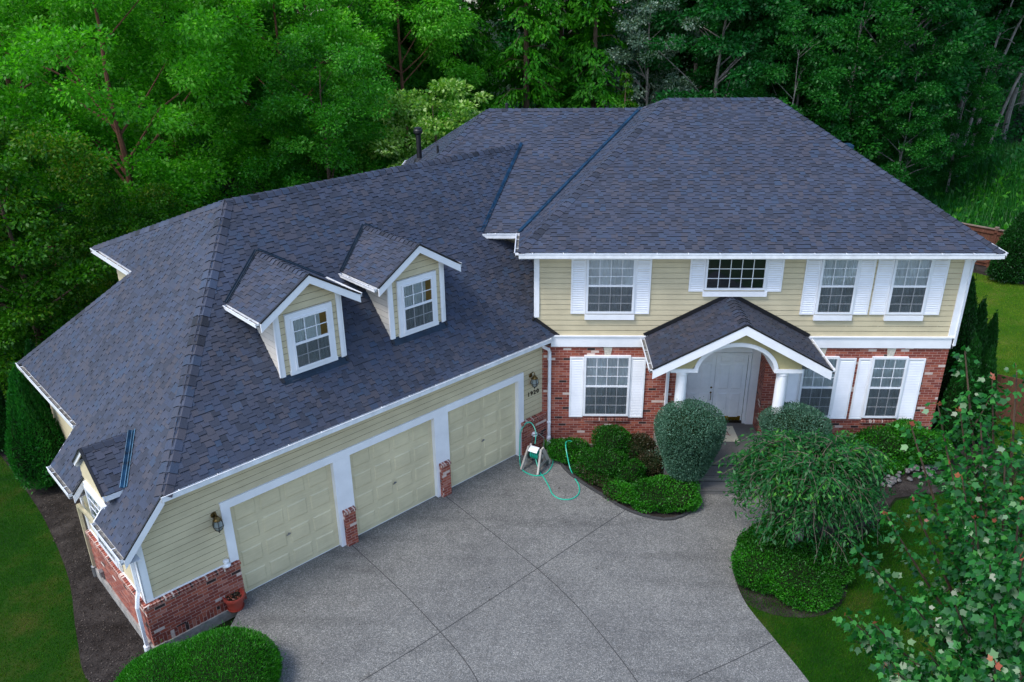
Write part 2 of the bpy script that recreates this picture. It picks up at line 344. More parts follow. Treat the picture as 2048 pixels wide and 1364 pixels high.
def shingles(mb, o, es, et, polys, seed, mi=0, expo=.137):
    """o origin on the eave line, es along the eave, et up the slope, polys in (s,t)"""
    o, es, et = Vector(o), Vector(es).normalized(), Vector(et).normalized(); n = es.cross(et)
    if n.z < 0: n = -n
    for poly in polys:
        if area(poly) < 0: poly = poly[::-1]
        P3 = [o + es * a + et * b for a, b in poly]
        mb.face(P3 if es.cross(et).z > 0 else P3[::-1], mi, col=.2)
        s0, s1 = min(p[0] for p in poly), max(p[0] for p in poly); t0, t1 = min(p[1] for p in poly), max(p[1] for p in poly)
        for r in range(int(math.floor(t0 / expo)) - 1, int(math.ceil(t1 / expo)) + 1):
            rng = random.Random(seed * 7919 + r * 101); s = -14 - rng.random() * .3; alt = r % 2
            while s < s1:
                w = rng.uniform(.12, .21); drop = (.064 if alt else 0) if rng.random() < .9 else rng.choice((0, .064)); alt ^= 1; cv = .5 + (rng.random() - .5) * rng.choice((.4, .65, .9)); th = rng.uniform(.013, .020)
                if s + w > s0:
                    tb = r * expo - drop; tt = (r + 1) * expo + .02; ts = (r + 1) * expo - .010
                    q = clip_to([(s, tb), (s + w, tb), (s + w, tt), (s, tt)], poly)
                    if len(q) >= 3 and area(q) > 2e-4:
                        h = lambda t: .003 + th * max(0, 1 - (t - tb) / (tt - tb))
                        fl = es.cross(et).z > 0
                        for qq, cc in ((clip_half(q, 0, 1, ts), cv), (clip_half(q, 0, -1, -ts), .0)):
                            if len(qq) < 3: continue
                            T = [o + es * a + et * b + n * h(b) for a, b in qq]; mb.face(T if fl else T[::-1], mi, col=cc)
                        T = [o + es * a + et * b + n * h(b) for a, b in q]; B = [o + es * a + et * b for a, b in q]
                        for i in range(len(q)):
                            j = (i + 1) % len(q)
                            if abs(q[i][1] - tt) < 1e-5 and abs(q[j][1] - tt) < 1e-5: continue
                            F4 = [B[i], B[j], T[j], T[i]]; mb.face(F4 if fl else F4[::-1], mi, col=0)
                s += w
def plane3(mb, A, B, pts_polys, seed, mi=0, up=None):
    """A,B on an eave (horizontal) line; polys of 3-D points all in the plane"""
    A, B = Vector(A), Vector(B); es = (B - A); es.z = 0; es.normalize()
    far = max((Vector(p) for poly in pts_polys for p in poly), key=lambda p: p.z)
    v = far - A; v -= es * v.dot(es); et = v.normalized()
    shingles(mb, A, es, et, [[((Vector(p) - A).dot(es), (Vector(p) - A).dot(et)) for p in poly] for poly in pts_polys], seed, mi)
def caps(mb, A, B, n1, n2, w=.15, step=.20, seed=0, mi=0):
    """overlapping bent caps from the low end A to B; n1,n2 normals of the two slopes"""
    A, B = Vector(A), Vector(B); L = (B - A).length; d = (B - A) / L; rng = random.Random(seed + 5); n1, n2 = Vector(n1).normalized(), Vector(n2).normalized()
    s1 = d.cross(n1); s2 = n2.cross(d)
    if s1.dot(n2) > 0: s1 = -s1
    if s2.dot(n1) > 0: s2 = -s2
    nm = (n1 + n2).normalized(); k = 0
    while k * step < L:
        a = A + d * k * step; b = A + d * min(L, k * step + step + .05); lo, hi = .044, .016; c = rng.random() ** 1.1; ww = w + rng.uniform(-.006, .006)
        rA = [a + s1.normalized() * ww + n1 * lo * .7, a + s1.normalized() * ww * .3 + (nm + n1) * lo * .5, a + s2.normalized() * ww * .3 + (nm + n2) * lo * .5, a + s2.normalized() * ww + n2 * lo * .7]
        rB = [b + s1.normalized() * ww + n1 * hi * .5, b + s1.normalized() * ww * .3 + (nm + n1) * hi * .5, b + s2.normalized() * ww * .3 + (nm + n2) * hi * .5, b + s2.normalized() * ww + n2 * hi * .5]
        for i in range(3): mb.face([rA[i], rA[i + 1], rB[i + 1], rB[i]], mi, col=c)
        mb.face([a + s1.normalized() * ww, *rA, a + s2.normalized() * ww], mi, col=0)
        mb.face([rA[0], rB[0], b + s1.normalized() * ww, a + s1.normalized() * ww], mi, col=0); mb.face([rA[3], rB[3], b + s2.normalized() * ww, a + s2.normalized() * ww], mi, col=0)
        k += 1
def gutter(A, B, out, parent, label=None, w=.12, h=.115, lift=0.0):
    """open trough with its inner top edge on A-B, opening outwards by w"""
    A, B, out = Vector(A), Vector(B), Vector(out).normalized(); z = Vector((0, 0, 1)); L = (B - A).length; d = (B - A) / L
    mb = MB(); up = (0, 0, 1)
    def strip(o0, o1, z0, z1, mi=0):
        P = []
        for zz in (z0, z1):
            P += [A + out * o1 + z * zz, B + out * o1 + z * zz, B + out * o0 + z * zz, A + out * o0 + z * zz]
        mb.hull8(P, mi)
    strip(0, .008, -h, 0); strip(.008, w, -h, -h + .008); strip(w - .012, w, -h + .008, -.006); strip(w - .006, w + .012, -.006, .006)
    strip(.012, w - .016, -h + .01, -h + .045, 1)
    for e_ in (A, B - d * .006): mb.hull8([e_ + z * -h, e_ + d * .006 - z * h, e_ + d * .006 + out * w - z * h, e_ + out * w - z * h, e_ + z * .0, e_ + d * .006, e_ + d * .006 + out * w, e_ + out * w])
    k = .35
    while k < L: c = A + d * k; mb.beam(c + z * .004, c + out * w + z * .004, .02, .006); k += .78
    g = mb.build('gutter', ['gutter', 'debris'], parent)
    if label: g['label'] = label
    return g

# ================================================================== THE HOUSE
house = empty('house', label='two-storey beige and brick house with grey shingle roofs and an angled three-door garage wing', cat='house')
XR = 11.044; ZS = 5.70; ZB0, ZB1 = 3.093, 3.424
XL_E, YE, ZE, XR_E = -.427, -.494, 5.905, 11.573
APL = Vector((3.868, 4.84, 8.904)); APR = Vector((6.975, 4.84, 8.904))
# ---- walls
mb = MB()
# front brick, opening for the entry recess x 3.9..6.25
EX0, EX1 = 3.90, 6.25
for a0, a1 in ((0, EX0), (EX1, XR)):
    mb = MB(); mb.box(FA, a0, a1, -.18, 0, .23, ZB0)
    if a0 == 0: mb.box(Fr((EX0, 0, 0), (1, 0, 0)), .181, .62, -.15, 0, .0, 3.6)
    else: mb.box(Fr((EX1, 0, 0), (-1, 0, 0)), -.62, -.181, -.15, 0, .0, 3.6)      # soldier course: rotated pattern
    n0 = [FA.p(a0, .012, .03), FA.p(a1, .012, .03), FA.p(a1, .012, .235), FA.p(a0, .012, .235)]
    mb.face(n0, 0, uv=[(.0, a0), (.0, a1), (.205, a1), (.205, a0)]); mb.face([FA.p(a0, 0, .235), FA.p(a0, .012, .235), FA.p(a1, .012, .235), FA.p(a1, 0, .235)][::-1], 0)
    mb.build('brick_wall', 'brick', house)
def boxes(name, mat, items, parent=None):
    for it in items: mb = MB(); mb.box(*it); mb.build(name, mat, parent or house)
boxes('foundation', 'concrete', [(FA, 0.0, 3.33, -.15, .04, -.12, .03), (FA, 6.77, XR, -.15, .04, -.12, .03), (FG, -11.05, -9.16, -.15, .13, -.35, -.0), (FL, -3.3, 0.13, -.15, .13, -.45, .018)])
mb = MB(); boards(mb, FA, [(.0, ZB1), (XR, ZB1), (XR, ZS + .1), (.0, ZS + .1)], z0=ZB1)
FLm = Fr((0, 0, 0), (-1, 0, 0))      # left side of main block: a = -y
boards(mb, FLm, [(-1.75, 3.0), (0, 3.0), (0, ZS + .1), (-1.75, ZS + .1)], z0=ZB1)
FB = Fr((0, 1.75, 0), (0, -1, 0)); boards(mb, FB, [(-4.6, 3.0), (0, 3.0), (0, ZS + .1), (-4.6, ZS + .1)], z0=ZB1)
FRm = Fr((XR, 0, 0), (1, 0, 0)); boards(mb, FRm, [(0, ZB1), (9.5, ZB1), (9.5, ZS + .1), (0, ZS + .1)], z0=ZB1)
mb.build('upper_siding', 'siding', house)
mb = MB()      # plain shells behind and at the back
mb.box(FA, .02, XR - .02, -9.5, -9.3, 0, ZS, 0); mb.box(FRm, .19, 9.3, -.18, -.0, .0, ZS, 1); mb.box(FA, -4.6, .1, -9.5, -9.3, 0, ZS); mb.box(Fr((-4.6, 0, 0), (-1, 0, 0)), -9.5, -1.8, -.2, 0, 0, ZS)
mb.build('rear_wall', ['siding', 'brick'], house)
# trims
for x0, x1, y0, y1 in ((.42, EX0, .42, 2.95), (EX1, XR + .05, 7.3, XR + .08)):
    mb = MB(); mb.box(FA, x0, x1, 0, .045, ZB0, ZB1); mb.box(FA, y0, y1, .045, .075, ZB1 - .03, ZB1 + .01)
    if x1 > 9: mb.box(FRm, -.045, 9.4, 0, .045, ZB0, ZB1)
    mb.build('band_board', 'white', house)
mb = MB(); mb.box(FA, -.01, .10, .015, .045, 3.95, ZS + .12); mb.box(FLm, -.1, .045, .012, .04, 3.95, ZS + .12); mb.build('corner_board', 'white', house)
mb = MB(); mb.box(FA, XR - .12, XR + .04, .012, .045, ZB1 + .011, ZS + .12); mb.box(FRm, 0, .12, .01, .04, ZB1, ZS + .12)
mb.build('corner_board', 'white', house)
for x in (1.962, 7.70, 9.53):
    mb = MB(); mb.prism(FA, [(x - .075, 2.80), (x + .075, 2.80), (x + .12, 3.085), (x - .12, 3.085)], -.05, .02); mb.build('keystone', 'keystone', house)
# soffits and fascia
mb = MB(); zs = ZE - .17
mb.box(FA, XL_E + .03, XR_E - .03, -.3, .46, zs, zs + .02); mb.box(FA, XL_E + .04, .0, -1.3, -.3, zs, zs + .02); mb.box(FA, -4.9, .0, -1.8, -1.27, zs, zs + .02)
mb.box(FA, XR, XR_E - .03, -9.8, -.31, zs, zs + .02)
mb.build('soffit', 'whited', house)
mb = MB(); mb.box(FA, XL_E + .02, XR_E - .02, .455, .475, zs - .01, ZE - .01); mb.box(Fr((XL_E, 0, 0), (-1, 0, 0)), -1.2, .47, -.03, -.01, zs - .01, ZE - .01)
mb.box(FA, -4.9, XL_E + .02, -1.26, -1.235, zs - .01, ZE - .01); mb.build('fascia', 'white', house)
zt = Vector((0, 0, 1))
gutter((XL_E - .0, YE + .02, ZE - .01), (XR_E, YE + .02, ZE - .01), (0, -1, 0), house)
gutter((XL_E + .02, YE + .02, ZE - .011), (XL_E + .02, 1.22, ZE - .011), (-1, 0, 0), house)
gutter((-1.45, 1.236, ZE - .012), (XL_E - .10, 1.236, ZE - .012), (0, -1, 0), house)
gutter((XR_E - .02, YE + .0, ZE - .011), (XR_E - .02, 9.8, ZE - .011), (1, 0, 0), house)

# ---- roofs
roof = MB()
nF = Vector((0, -.5617, 1)); mml = .698; mmr = .652
plane3(roof, (XL_E, YE, ZE), (XR_E, YE, ZE), [[(XL_E, YE, ZE), (XR_E, YE, ZE), APR, APL]], 11)
Y2, M2, YR2, XA, Z2 = 1.216, .542, 5.934, -1.489, 8.463
XV = XL_E + (Z2 - ZE) / mml
plane3(roof, (XL_E, 1.216, ZE), (XL_E, YE, ZE), [[(XL_E, 1.216, ZE), (XL_E, YE, ZE), APL], [(XL_E, 1.216, ZE), APL, (XV, YR2, Z2)]], 12)
plane3(roof, (XR_E, YE, ZE), (XR_E, 10.17, ZE), [[(XR_E, YE, ZE), (XR_E, 10.17, ZE), APR]], 13)
BYE = 2 * YR2 - Y2
roof.face([APR, (XR_E, 10.17, ZE), (XV, 10.17, ZE), (XV, YR2, Z2), APL], 0, col=.4)
XC = -4.85
plane3(roof, (XC, Y2, ZE), (XL_E, Y2, ZE), [[(XC, Y2, ZE), (XL_E, Y2, ZE), (XV, YR2, Z2), (XA, YR2, Z2)]], 14)
plane3(roof, (XC, BYE, ZE), (XC, Y2, ZE), [[(XC, BYE, ZE), (XC, Y2, ZE), (XA, YR2, Z2)]], 15)
roof.face([(XA, YR2, Z2), (XV, YR2, Z2), (XV, BYE, ZE), (XC, BYE, ZE)], 0, col=.4)
caps(roof, APL, APR, (0, -.56, 1), (0, .56, 1), seed=1)
nL = (-mml, 0, 1); nR = (mmr, 0, 1)
caps(roof, (XL_E, YE, ZE), APL, nL, (0, -.56, 1), seed=2); caps(roof, (XR_E, YE, ZE), APR, (0, -.56, 1), nR, seed=3)
caps(roof, (XA, YR2, Z2), (XV, YR2, Z2), (0, -M2, 1), (0, M2, 1), seed=4)
caps(roof, (XC, Y2, ZE), (XA, YR2, Z2), (-.76, 0, 1), (0, -M2, 1), seed=5); caps(roof, (XC, BYE, ZE), (XA, YR2, Z2), (-.76, 0, 1), (0, M2, 1), seed=6)
caps(roof, (XV, YR2, Z2), APL, nL, (0, .56, 1), seed=7)
main_roof = roof.build('main_roof', 'shingle', house)
def valley(A, B, n1, n2, name='valley_flashing', w=.07, h=.03, mat='flash', parent=None):
    A, B = Vector(A), Vector(B); d = (B - A).normalized(); n1, n2 = Vector(n1).normalized(), Vector(n2).normalized(); nm = (n1 + n2).normalized(); mb = MB()
    s1 = d.cross(n1).normalized(); s2 = d.cross(n2).normalized()
    if s1.dot(n2) < 0: s1 = -s1
    if s2.dot(n1) < 0: s2 = -s2
    # s1 lies in plane 1 pointing away from the valley line (up towards plane 1)
    if s1.z < 0: s1 = -s1
    if s2.z < 0: s2 = -s2
    l = nm * h
    mb.face([A + s1 * w + l, A + l * .6, B + l * .6, B + s1 * w + l]); mb.face([A + l * .6, A + s2 * w + l, B + s2 * w + l, B + l * .6])
    mb.tube([A + l + nm * .008, B + l + nm * .008], .012, 5); mb.tube([A + s1 * w + l, B + s1 * w + l], .007, 4); mb.tube([A + s2 * w + l, B + s2 * w + l], .007, 4)
    return mb.build(name, mat, parent or house)
valley((XL_E, Y2, ZE), (XV, YR2, Z2), nL, (0, -M2, 1))
# ---- garage roof (u, w, z)
WG, ZG, MG, WR, UC, ML = .275, 3.417, 1.10, -3.605, 10.444, 1.119
ZR = ZG + MG * (WG - WR); UH = UC - (ZR - ZG) / ML
def zf(w): return ZG + MG * (WG - w)
def zl(u): return ZR - ML * (u - UH)
nGF = GO * MG + zt; nGL = Vector((-S2, -S2, 0)) * ML + zt; nGB = -GO * .38 + zt
ex = Vector((-.427, 4.497, ZR))
A = gp(-.30, WG, ZG); B = gp(UC, WG, ZG)
HP = gp(UH, WR, ZR)
vb_w = WG - (ZE - ZG) / MG
VB = Vector((vb_w / S2 + Y2 + .175, Y2, ZE))
# where the front slope meets the facade corner (0,0) and the wall x=0 up to the eave
c0 = Vector((0, 0, zf((0 - .175) * S2))); c1 = Vector((.56, 0, zf((.56 - .175) * S2)))
w18 = (0 - .175) * S2 - 1.75 * S2; c2 = Vector((0, 1.75, zf(w18)))
wv = lambda x, y: (x - .175) * S2 - y * S2
groof = MB()
plane3(groof, B, A, [[B, gp(-.18, WG, ZG), c1, c0, HP], [c0, c2, HP], [c2, VB + Vector((0, .0, 0)), HP] if True else [], [VB, ex, HP]], 21, mi=0)
Fp = gp(8.274, WG + (8.274 - UC) * (-(WR - WG)) / (UH - UC) * -1 if False else WR + (8.274 - UH) * (WG - WR) / (UC - UH), zl(8.274))
D0, D1 = gp(8.274, -8.452, zl(8.274)), gp(8.274, -5.747, zl(8.274)); zC = zl(10.618); C0, C1 = gp(10.618, -8.632, zC), gp(10.618, -4.1, zC)
UA = 11.319; zA = zl(UA); UM = 10.93; zM = zl(UM)
gl = lambda u, w: gp(u, w, zl(u))
plane3(groof, gl(UA, -9), gl(UA, 0), [[HP, D0, Fp], [Fp, D1, C0, gl(10.618, WG), gl(UC, WG)], [gl(10.618, WG), gl(10.618, -1.33), gl(UA, -1.307), gl(UA, WG)],
    [gl(10.618, -1.33), gl(10.618, -2.63), gl(UM, -2.63), gl(UM, -1.33)], [gl(10.618, -2.63), gl(10.618, -4.12), gl(UA, -4.157), gl(UA, -2.667)]], 22)
# lower rear slope and upper rear slope
plane3(groof, gp(10.618, -8.632, zC), gp(6.2, -8.632, zC), [[C0, gp(6.2, -8.632, zC), gp(6.2, -5.747, zl(8.274)), D1]], 23)
groof.face([HP, ex, gp(-3.2, -8.452, 5.84), D0], 0, col=.4)
caps(groof, HP, ex, nGF, nGB, seed=31); caps(groof, gl(UC, WG), HP, nGF, nGL, seed=32, w=.20, step=.23); caps(groof, D0, HP, nGL, nGB, seed=33); caps(groof, C0, D1, nGL, -GO * .77 + zt, seed=34)
groof.build('garage_roof', 'shingle', house, )
nS2 = (0, -M2, 1)
valley(VB + Vector((-.03, 0, 0)), ex + Vector((-.0, -.05, -.02)), nGF, nS2, h=.035, w=.075)
# step flashing at the facade and the wall x=0
mb = MB(); mb.beam(c0 + Vector((-.03, -.03, .05)), c1 + Vector((.06, -.035, -.02)), .02, .11); mb.beam(c0 + Vector((-.025, 0, .05)), c2 + Vector((-.025, 0, .05)), .02, .1); mb.lathe(c0 + Vector((-.06, -.06, .0)), [(.035, 0), (.04, .06), (.02, .13)], 8)
mb.build('step_flashing', 'tar', house)
# ---- garage walls
TH = 2.377
DO = [(.93, 3.35), (3.792, 6.228), (6.672, 9.129)]
mb = MB()
boards(mb, FG, [(-11.05, 1.02), (-9.30, 1.02), (-9.30, ZG), (-10.45, ZG), (-11.05, 2.72)], z0=.05)
boards(mb, FG, [(-9.30, 2.53), (-.74, 2.53), (-.74, ZG), (-9.30, ZG)], z0=.05); boards(mb, FG, [(-.74, 1.0), (.16, 1.0), (.16, ZG), (-.74, ZG)], z0=.05)
boards(mb, FL, [(-1.35, 1.02), (0, 1.02), (0, 2.62), (-1.35, 2.62)], z0=.05); boards(mb, FL, [(-3.3, 1.02), (-2.68, 1.02), (-2.68, 2.62), (-3.3, 2.62)], z0=.05); boards(mb, FL, [(-2.68, 1.02), (-1.35, 1.02), (-1.35, 2.9), (-2.68, 2.9)], z0=.05)
FL2 = Fr(gp(10.25, 0, 0), (-S2, -S2, 0)); boards(mb, FL2, [(-8.3, -.1), (-3.3, -.1), (-3.3, 3.35), (-8.3, 3.35)], z0=.05)
FL3 = Fr(gp(7.9, 0, 0), (-S2, -S2, 0)); boards(mb, FL3, [(-8.2, 3.2), (-5.5, 3.2), (-5.5, 5.9), (-8.2, 5.9)], z0=.05)
FL4 = Fr(gp(11.05, -3.3, 0), -GO); boards(mb, FL4, [(-.8, -.2), (0, -.2), (0, 2.6), (-.8, 3.4)], z0=.05)
mb.build('garage_siding', 'siding', house)
mb = MB(); mb.box(FG, -7.9, .1, -8.2, -8.0, -.2, 5.6); mb.build('garage_rear_wall', 'siding', house)
mb = MB()      # brick knee walls and piers
mb.box(FG, -.83, .12, .0, .10, -.02, .98); mb.build('knee_wall', 'brick', house); mb = MB()
mb.box(FG, -11.06, -9.14, .0, .09, 0.0, .97); mb.box(FL, -3.3, 0.095, .0, .09, .02, .97)
mb.face([FG.p(-11.07, .10, 0), FG.p(-9.13, .10, 0), FG.p(-9.13, .10, .20), FG.p(-11.07, .10, .20)], 0, uv=[(0, -11.07), (0, -9.13), (.2, -9.13), (.2, -11.07)])
mb.build('knee_wall', 'brick', house)
boxes('brick_pier', 'brick', [(FG, -u - .14, -u + .14, .035, .13, -.0, .93) for u in (6.42, 3.56)])
def rowlock(mb, fr, a0, a1, d0, d1, z0, z1, seed=1):
    rng = random.Random(seed); a = a0
    while a < a1 - .03:
        b = min(a + .068, a1); dz = rng.uniform(-.004, .004)
        P = [fr.p(a, d1 + dz, z0), fr.p(b, d1 + dz, z0), fr.p(b, d0, z0), fr.p(a, d0, z0), fr.p(a, d1 + dz, z1 + dz - .02), fr.p(b, d1 + dz, z1 + dz - .02), fr.p(b, d0, z1 + dz), fr.p(a, d0, z1 + dz)]
        k = rng.randrange(40) * .215; uvq = [(k + .02, .38), (k + .2, .38), (k + .2, .44), (k + .02, .44)]
        for idx in ((4, 5, 6, 7), (0, 1, 5, 4), (1, 2, 6, 5), (3, 0, 4, 7)): mb.face([P[i] for i in idx], 0, uv=uvq)
        a = b + .010
for it in ([(FG, -11.07, -9.12, .0, .125, .97, 1.055, 3), (FL, -3.3, .12, .0, .125, .97, 1.055, 4)], [(FG, -.85, .11, .0, .135, .98, 1.065, 5)], [(FG, -6.57, -6.27, .035, .155, .93, 1.01, 6)], [(FG, -3.71, -3.41, .035, .155, .93, 1.01, 6)],
    [(FA, 1.36, 2.62, 0, .055, .80, .895, 7)], [(FA, 7.22, 8.16, 0, .055, .80, .895, 8)], [(FA, 9.05, 10.03, 0, .055, .80, .895, 9)]):
    mb = MB(); [rowlock(mb, *q) for q in it]; mb.build('brick_sill', 'brick', house)
mb = MB()      # white trim
mb.box(FG, -9.319, -.735, -.13, .05, TH, TH + .185)
mb.box(FG, -9.319, -9.129, -.09, .05, 1.062, TH); mb.box(FG, -9.165, -9.129, -.09, .05, .0, 1.06); mb.box(FG, -.93, -.735, -.13, .05, .0, TH)
for a, b in ((3.35, 3.792), (6.228, 6.672)): mb.box(FG, -b, -a, -.09, .035, 0, TH)
mb.box(FG, -11.09, -10.93, .016, .045, 1.055, 2.60); mb.box(FL, -.12, .045, .016, .045, 1.055, 2.60); mb.box(FG, -10.93, -9.32, .016, .04, 1.055, 1.085); mb.box(FL, -3.3, -.12, .016, .04, 1.055, 1.085)
mb.box(FL, -3.34, -3.2, .012, .045, 1.055, 2.6)
mb.build('garage_trim', 'white', house)
mb = MB(); mb.box(FG, -10.4, .12, .02, WG - .02, ZG - .16, ZG - .14); mb.box(FG, -10.44, .12, WG - .03, WG - .01, ZG - .17, ZG - .015)
# rakes in the front plane and side returns
def rake(mb, P0, P1, out, h=.19, t=.03, drop=.015):
    P0, P1, out = Vector(P0), Vector(P1), Vector(out); dn = Vector((0, 0, -1))
    q = [P0 + dn * drop, P1 + dn * drop, P1 + dn * (drop + h), P0 + dn * (drop + h)]
    f = [x + out * t for x in q]; mb.face(f); mb.face(q[::-1]); 
    for i in range(4): j = (i + 1) % 4; mb.face([q[i], q[j], f[j], f[i]])
rake(mb, gl(UA + .02, WG), gl(UC - .02, WG), GO); rake(mb, gl(UA + .02, -1.36), gl(UM - .0, -1.36), -GO)
rake(mb, gl(UA + .02, -2.64), gl(UM - .1, -2.64), GO); rake(mb, gl(UA + .02, -4.17), gl(10.65, -4.14), -GO)
mb.box(FL, -1.33, .24, .24, .26, zA - .17, zA - .01); mb.box(FL, -4.14, -2.67, .24, .26, zA - .17, zA - .01)
mb.face([gp(UA - .02, WG, zA - .17), gp(UA - .02, -1.33, zA - .17), gp(11.05, -1.33, zA - .17), gp(11.05, WG, zA - .17)]); mb.face([gp(UA - .02, -2.66, zA - .17), gp(UA - .02, -4.14, zA - .17), gp(10.2, -4.14, zA - .17), gp(10.2, -2.66, zA - .17)])
mb.face([gp(10.60, -4.1, zC - .17), gp(10.60, -8.63, zC - .17), gp(10.2, -8.63, zC - .17), gp(10.2, -4.1, zC - .17)]); mb.face([gp(10.6, -4.1, zC - .17), gp(10.6, -8.63, zC - .17), gp(10.6, -8.63, zC - .01), gp(10.6, -4.1, zC - .01)])
mb.face([gp(8.25, -5.7, 5.67), gp(8.25, -8.45, 5.67), gp(7.9, -8.45, 5.67), gp(7.9, -5.7, 5.67)]); mb.face([gp(8.255, -5.7, 5.67), gp(8.255, -8.45, 5.67), gp(8.255, -8.45, 5.83), gp(8.255, -5.7, 5.83)])
mb.build('garage_fascia', 'white', house)
mb = MB(); mb.beam(gl(UA + .02, WG + .012) + zt * .0, gl(UC - .02, WG + .012), .035, .03); mb.build('drip_edge', 'tar', house); mb = MB(); mb.beam(gl(UA + .02, -2.62), gl(UM, -2.62), .035, .03); mb.build('drip_edge', 'tar', house)
gout = Vector((-S2, -S2, 0))
gutter(gp(10.47, WG - .05, ZG - .01), gp(-.02, WG - .05, ZG - .01), GO, house, w=.105)
gutter(gl(UA, -1.30) - zt * .01 - gout * .03, gl(UA, WG) - zt * .01 - gout * .03, gout, house, 'short white gutter with leaf debris at the front corner of the garage')
gutter(gl(UA, -4.16) - zt * .01 - gout * .03, gl(UA, -2.68) - zt * .01 - gout * .03, gout, house)
gutter(C0 - zt * .01 - gout * .03, C1 - zt * .01 - gout * .03, gout, house); gutter(D0 - zt * .01 - gout * .03, D1 - zt * .01 - gout * .03, gout, house)
gutter((XC, BYE, ZE - .01), (XC, Y2, ZE - .01), (-1, 0, 0), house)

# ---- garage doors
for i, (u0, u1) in enumerate(DO):
    mb = MB(); d = -.085; fa0, fa1 = -u1, -u0; mb.box(FG, fa0, fa1, d - .04, d, 0.015, TH)
    W_ = (fa1 - fa0); hh = TH / 4; cw = (W_ - .12) / 4
    for r in range(4):
        mb.box(FG, fa0, fa1, d, d + .002, r * hh + .0 + .012, r * hh + .02)
        for c in range(4):
            a = fa0 + .06 + c * cw + .05; b = a + cw - .10; z0 = .02 + r * hh + .10; z1 = z0 + hh - .20; o_, i_ = d + .001, d + .017; k = .028
            O = [FG.p(a, o_, z0), FG.p(b, o_, z0), FG.p(b, o_, z1), FG.p(a, o_, z1)]; I = [FG.p(a + k, i_, z0 + k), FG.p(b - k, i_, z0 + k), FG.p(b - k, i_, z1 - k), FG.p(a + k, i_, z1 - k)]
            mb.face(I)
            for q in range(4): q2 = (q + 1) % 4; mb.face([O[q], O[q2], I[q2], I[q]])
    door = mb.build('garage_door', 'doorbeige', house)
    mb = MB(); ac = (fa0 + fa1) / 2 + (.0); c = FG.p(ac, d + .02, .98)
    mb.tube([FG.p(ac - .05, d + .03, .98), FG.p(ac + .05, d + .03, 1.0)], .012, 6); mb.tube([FG.p(ac, d, .96), FG.p(ac, d + .04, 1.03)], .014, 6); mb.build('handle', 'greymetal', door)
    mb = MB(); mb.box(FG, fa0, fa1, d, d + .01, .0, .03); mb.build('bottom_seal', 'whited', door)

# ---- windows
def window(fr, a0, a1, z0, z1, cols, rows, dbl=True, parent=None, sill=None, fw=.06, d=.0, curtain='curtain', part='window', drape=False, trim=0.0, base=None):
    """glass a0..a1, z0..z1; frame around it; returns the part"""
    mb = MB(); D = d + .075
    for (p, q, r, s) in ((a0 - fw, a1 + fw, z1, z1 + fw), (a0 - fw, a1 + fw, z0 - fw, z0), (a0 - fw, a0, z0, z1), (a1, a1 + fw, z0, z1)): mb.box(fr, p, q, d - .02, D, r, s)
    zm = (z0 + z1) / 2
    if dbl: mb.box(fr, a0, a1, d + .03, D - .01, zm - .028, zm + .028)
    if trim:
        t = trim
        for (p, q, r, s) in ((a0 - fw - t, a1 + fw + t, z1 + fw, z1 + fw + t), (a0 - fw - t * 1.15, a1 + fw + t * 1.15, z0 - fw - t * .8, z0 - fw), (a0 - fw - t, a0 - fw, z0 - fw, z1 + fw), (a1 + fw, a1 + fw + t, z0 - fw, z1 + fw)): mb.box(fr, p, q, d, D - .02, r, s)
    w = mb.build(part, 'whited', parent)
    sp = w
    mb = MB(); mb.face([fr.p(a0, d + .052, z0), fr.p(a1, d + .052, z0), fr.p(a1, d + .052, z1), fr.p(a0, d + .052, z1)]); mb.build('pane', 'glass', sp)
    mb = MB(); halves = [(z0, zm - .028), (zm + .028, z1)] if dbl else [(z0, z1)]
    for (za, zb) in halves:
        for i in range(1, cols): a = a0 + (a1 - a0) * i / cols; mb.box(fr, a - .009, a + .009, d + .053, d + .062, za, zb)
        for j in range(1, rows): z = za + (zb - za) * j / rows; mb.box(fr, a0, a1, d + .0535, d + .0615, z - .009, z + .009)
    mb.build('muntins', 'whited', sp)
    if curtain:
        mb = MB(); n = int((a1 - a0) / .012); rng = random.Random(int(a0 * 100)); ph = rng.random() * 6; pts = []
        for i in range(n + 1):
            a = a0 + (a1 - a0) * i / n; x = a * 66 + 1.8 * math.sin(a * 9 + ph); pts.append((a, d + .030 + .015 * math.sin(x) + .004 * math.sin(a * 151)))
        for i in range(n): (a, y), (b, y2) = pts[i], pts[i + 1]; mb.face([fr.p(a, y, z0), fr.p(b, y2, z0), fr.p(b, y2, z1), fr.p(a, y, z1)], 0, smooth=True)
        mb.build('curtain', 'curtain', sp)
        if drape:
            mb = MB(); mb.box(fr, a1 - .16, a1 - .0, d + .038, d + .045, z0 + (z1 - z0) * .52, z1); mb.build('drape', 'drape', sp)
    else:
        mb = MB(); mb.box(fr, a0, a1, d + .018, d + .025, z0, z1); mb.build('dark_interior', 'dark', sp)
    if dbl:
        mb = MB(); mb.face([fr.p(a0, d + .066, z0), fr.p(a1, d + .066, z0), fr.p(a1, d + .066, zm - .03), fr.p(a0, d + .066, zm - .03)]); mb.build('insect_screen', 'screen', sp)
    if sill:
        mb = MB(); mb.box(fr, sill[0], sill[1], 0.0, .085, sill[2], sill[3]); mb.build('sill', 'white', sp)
    return w
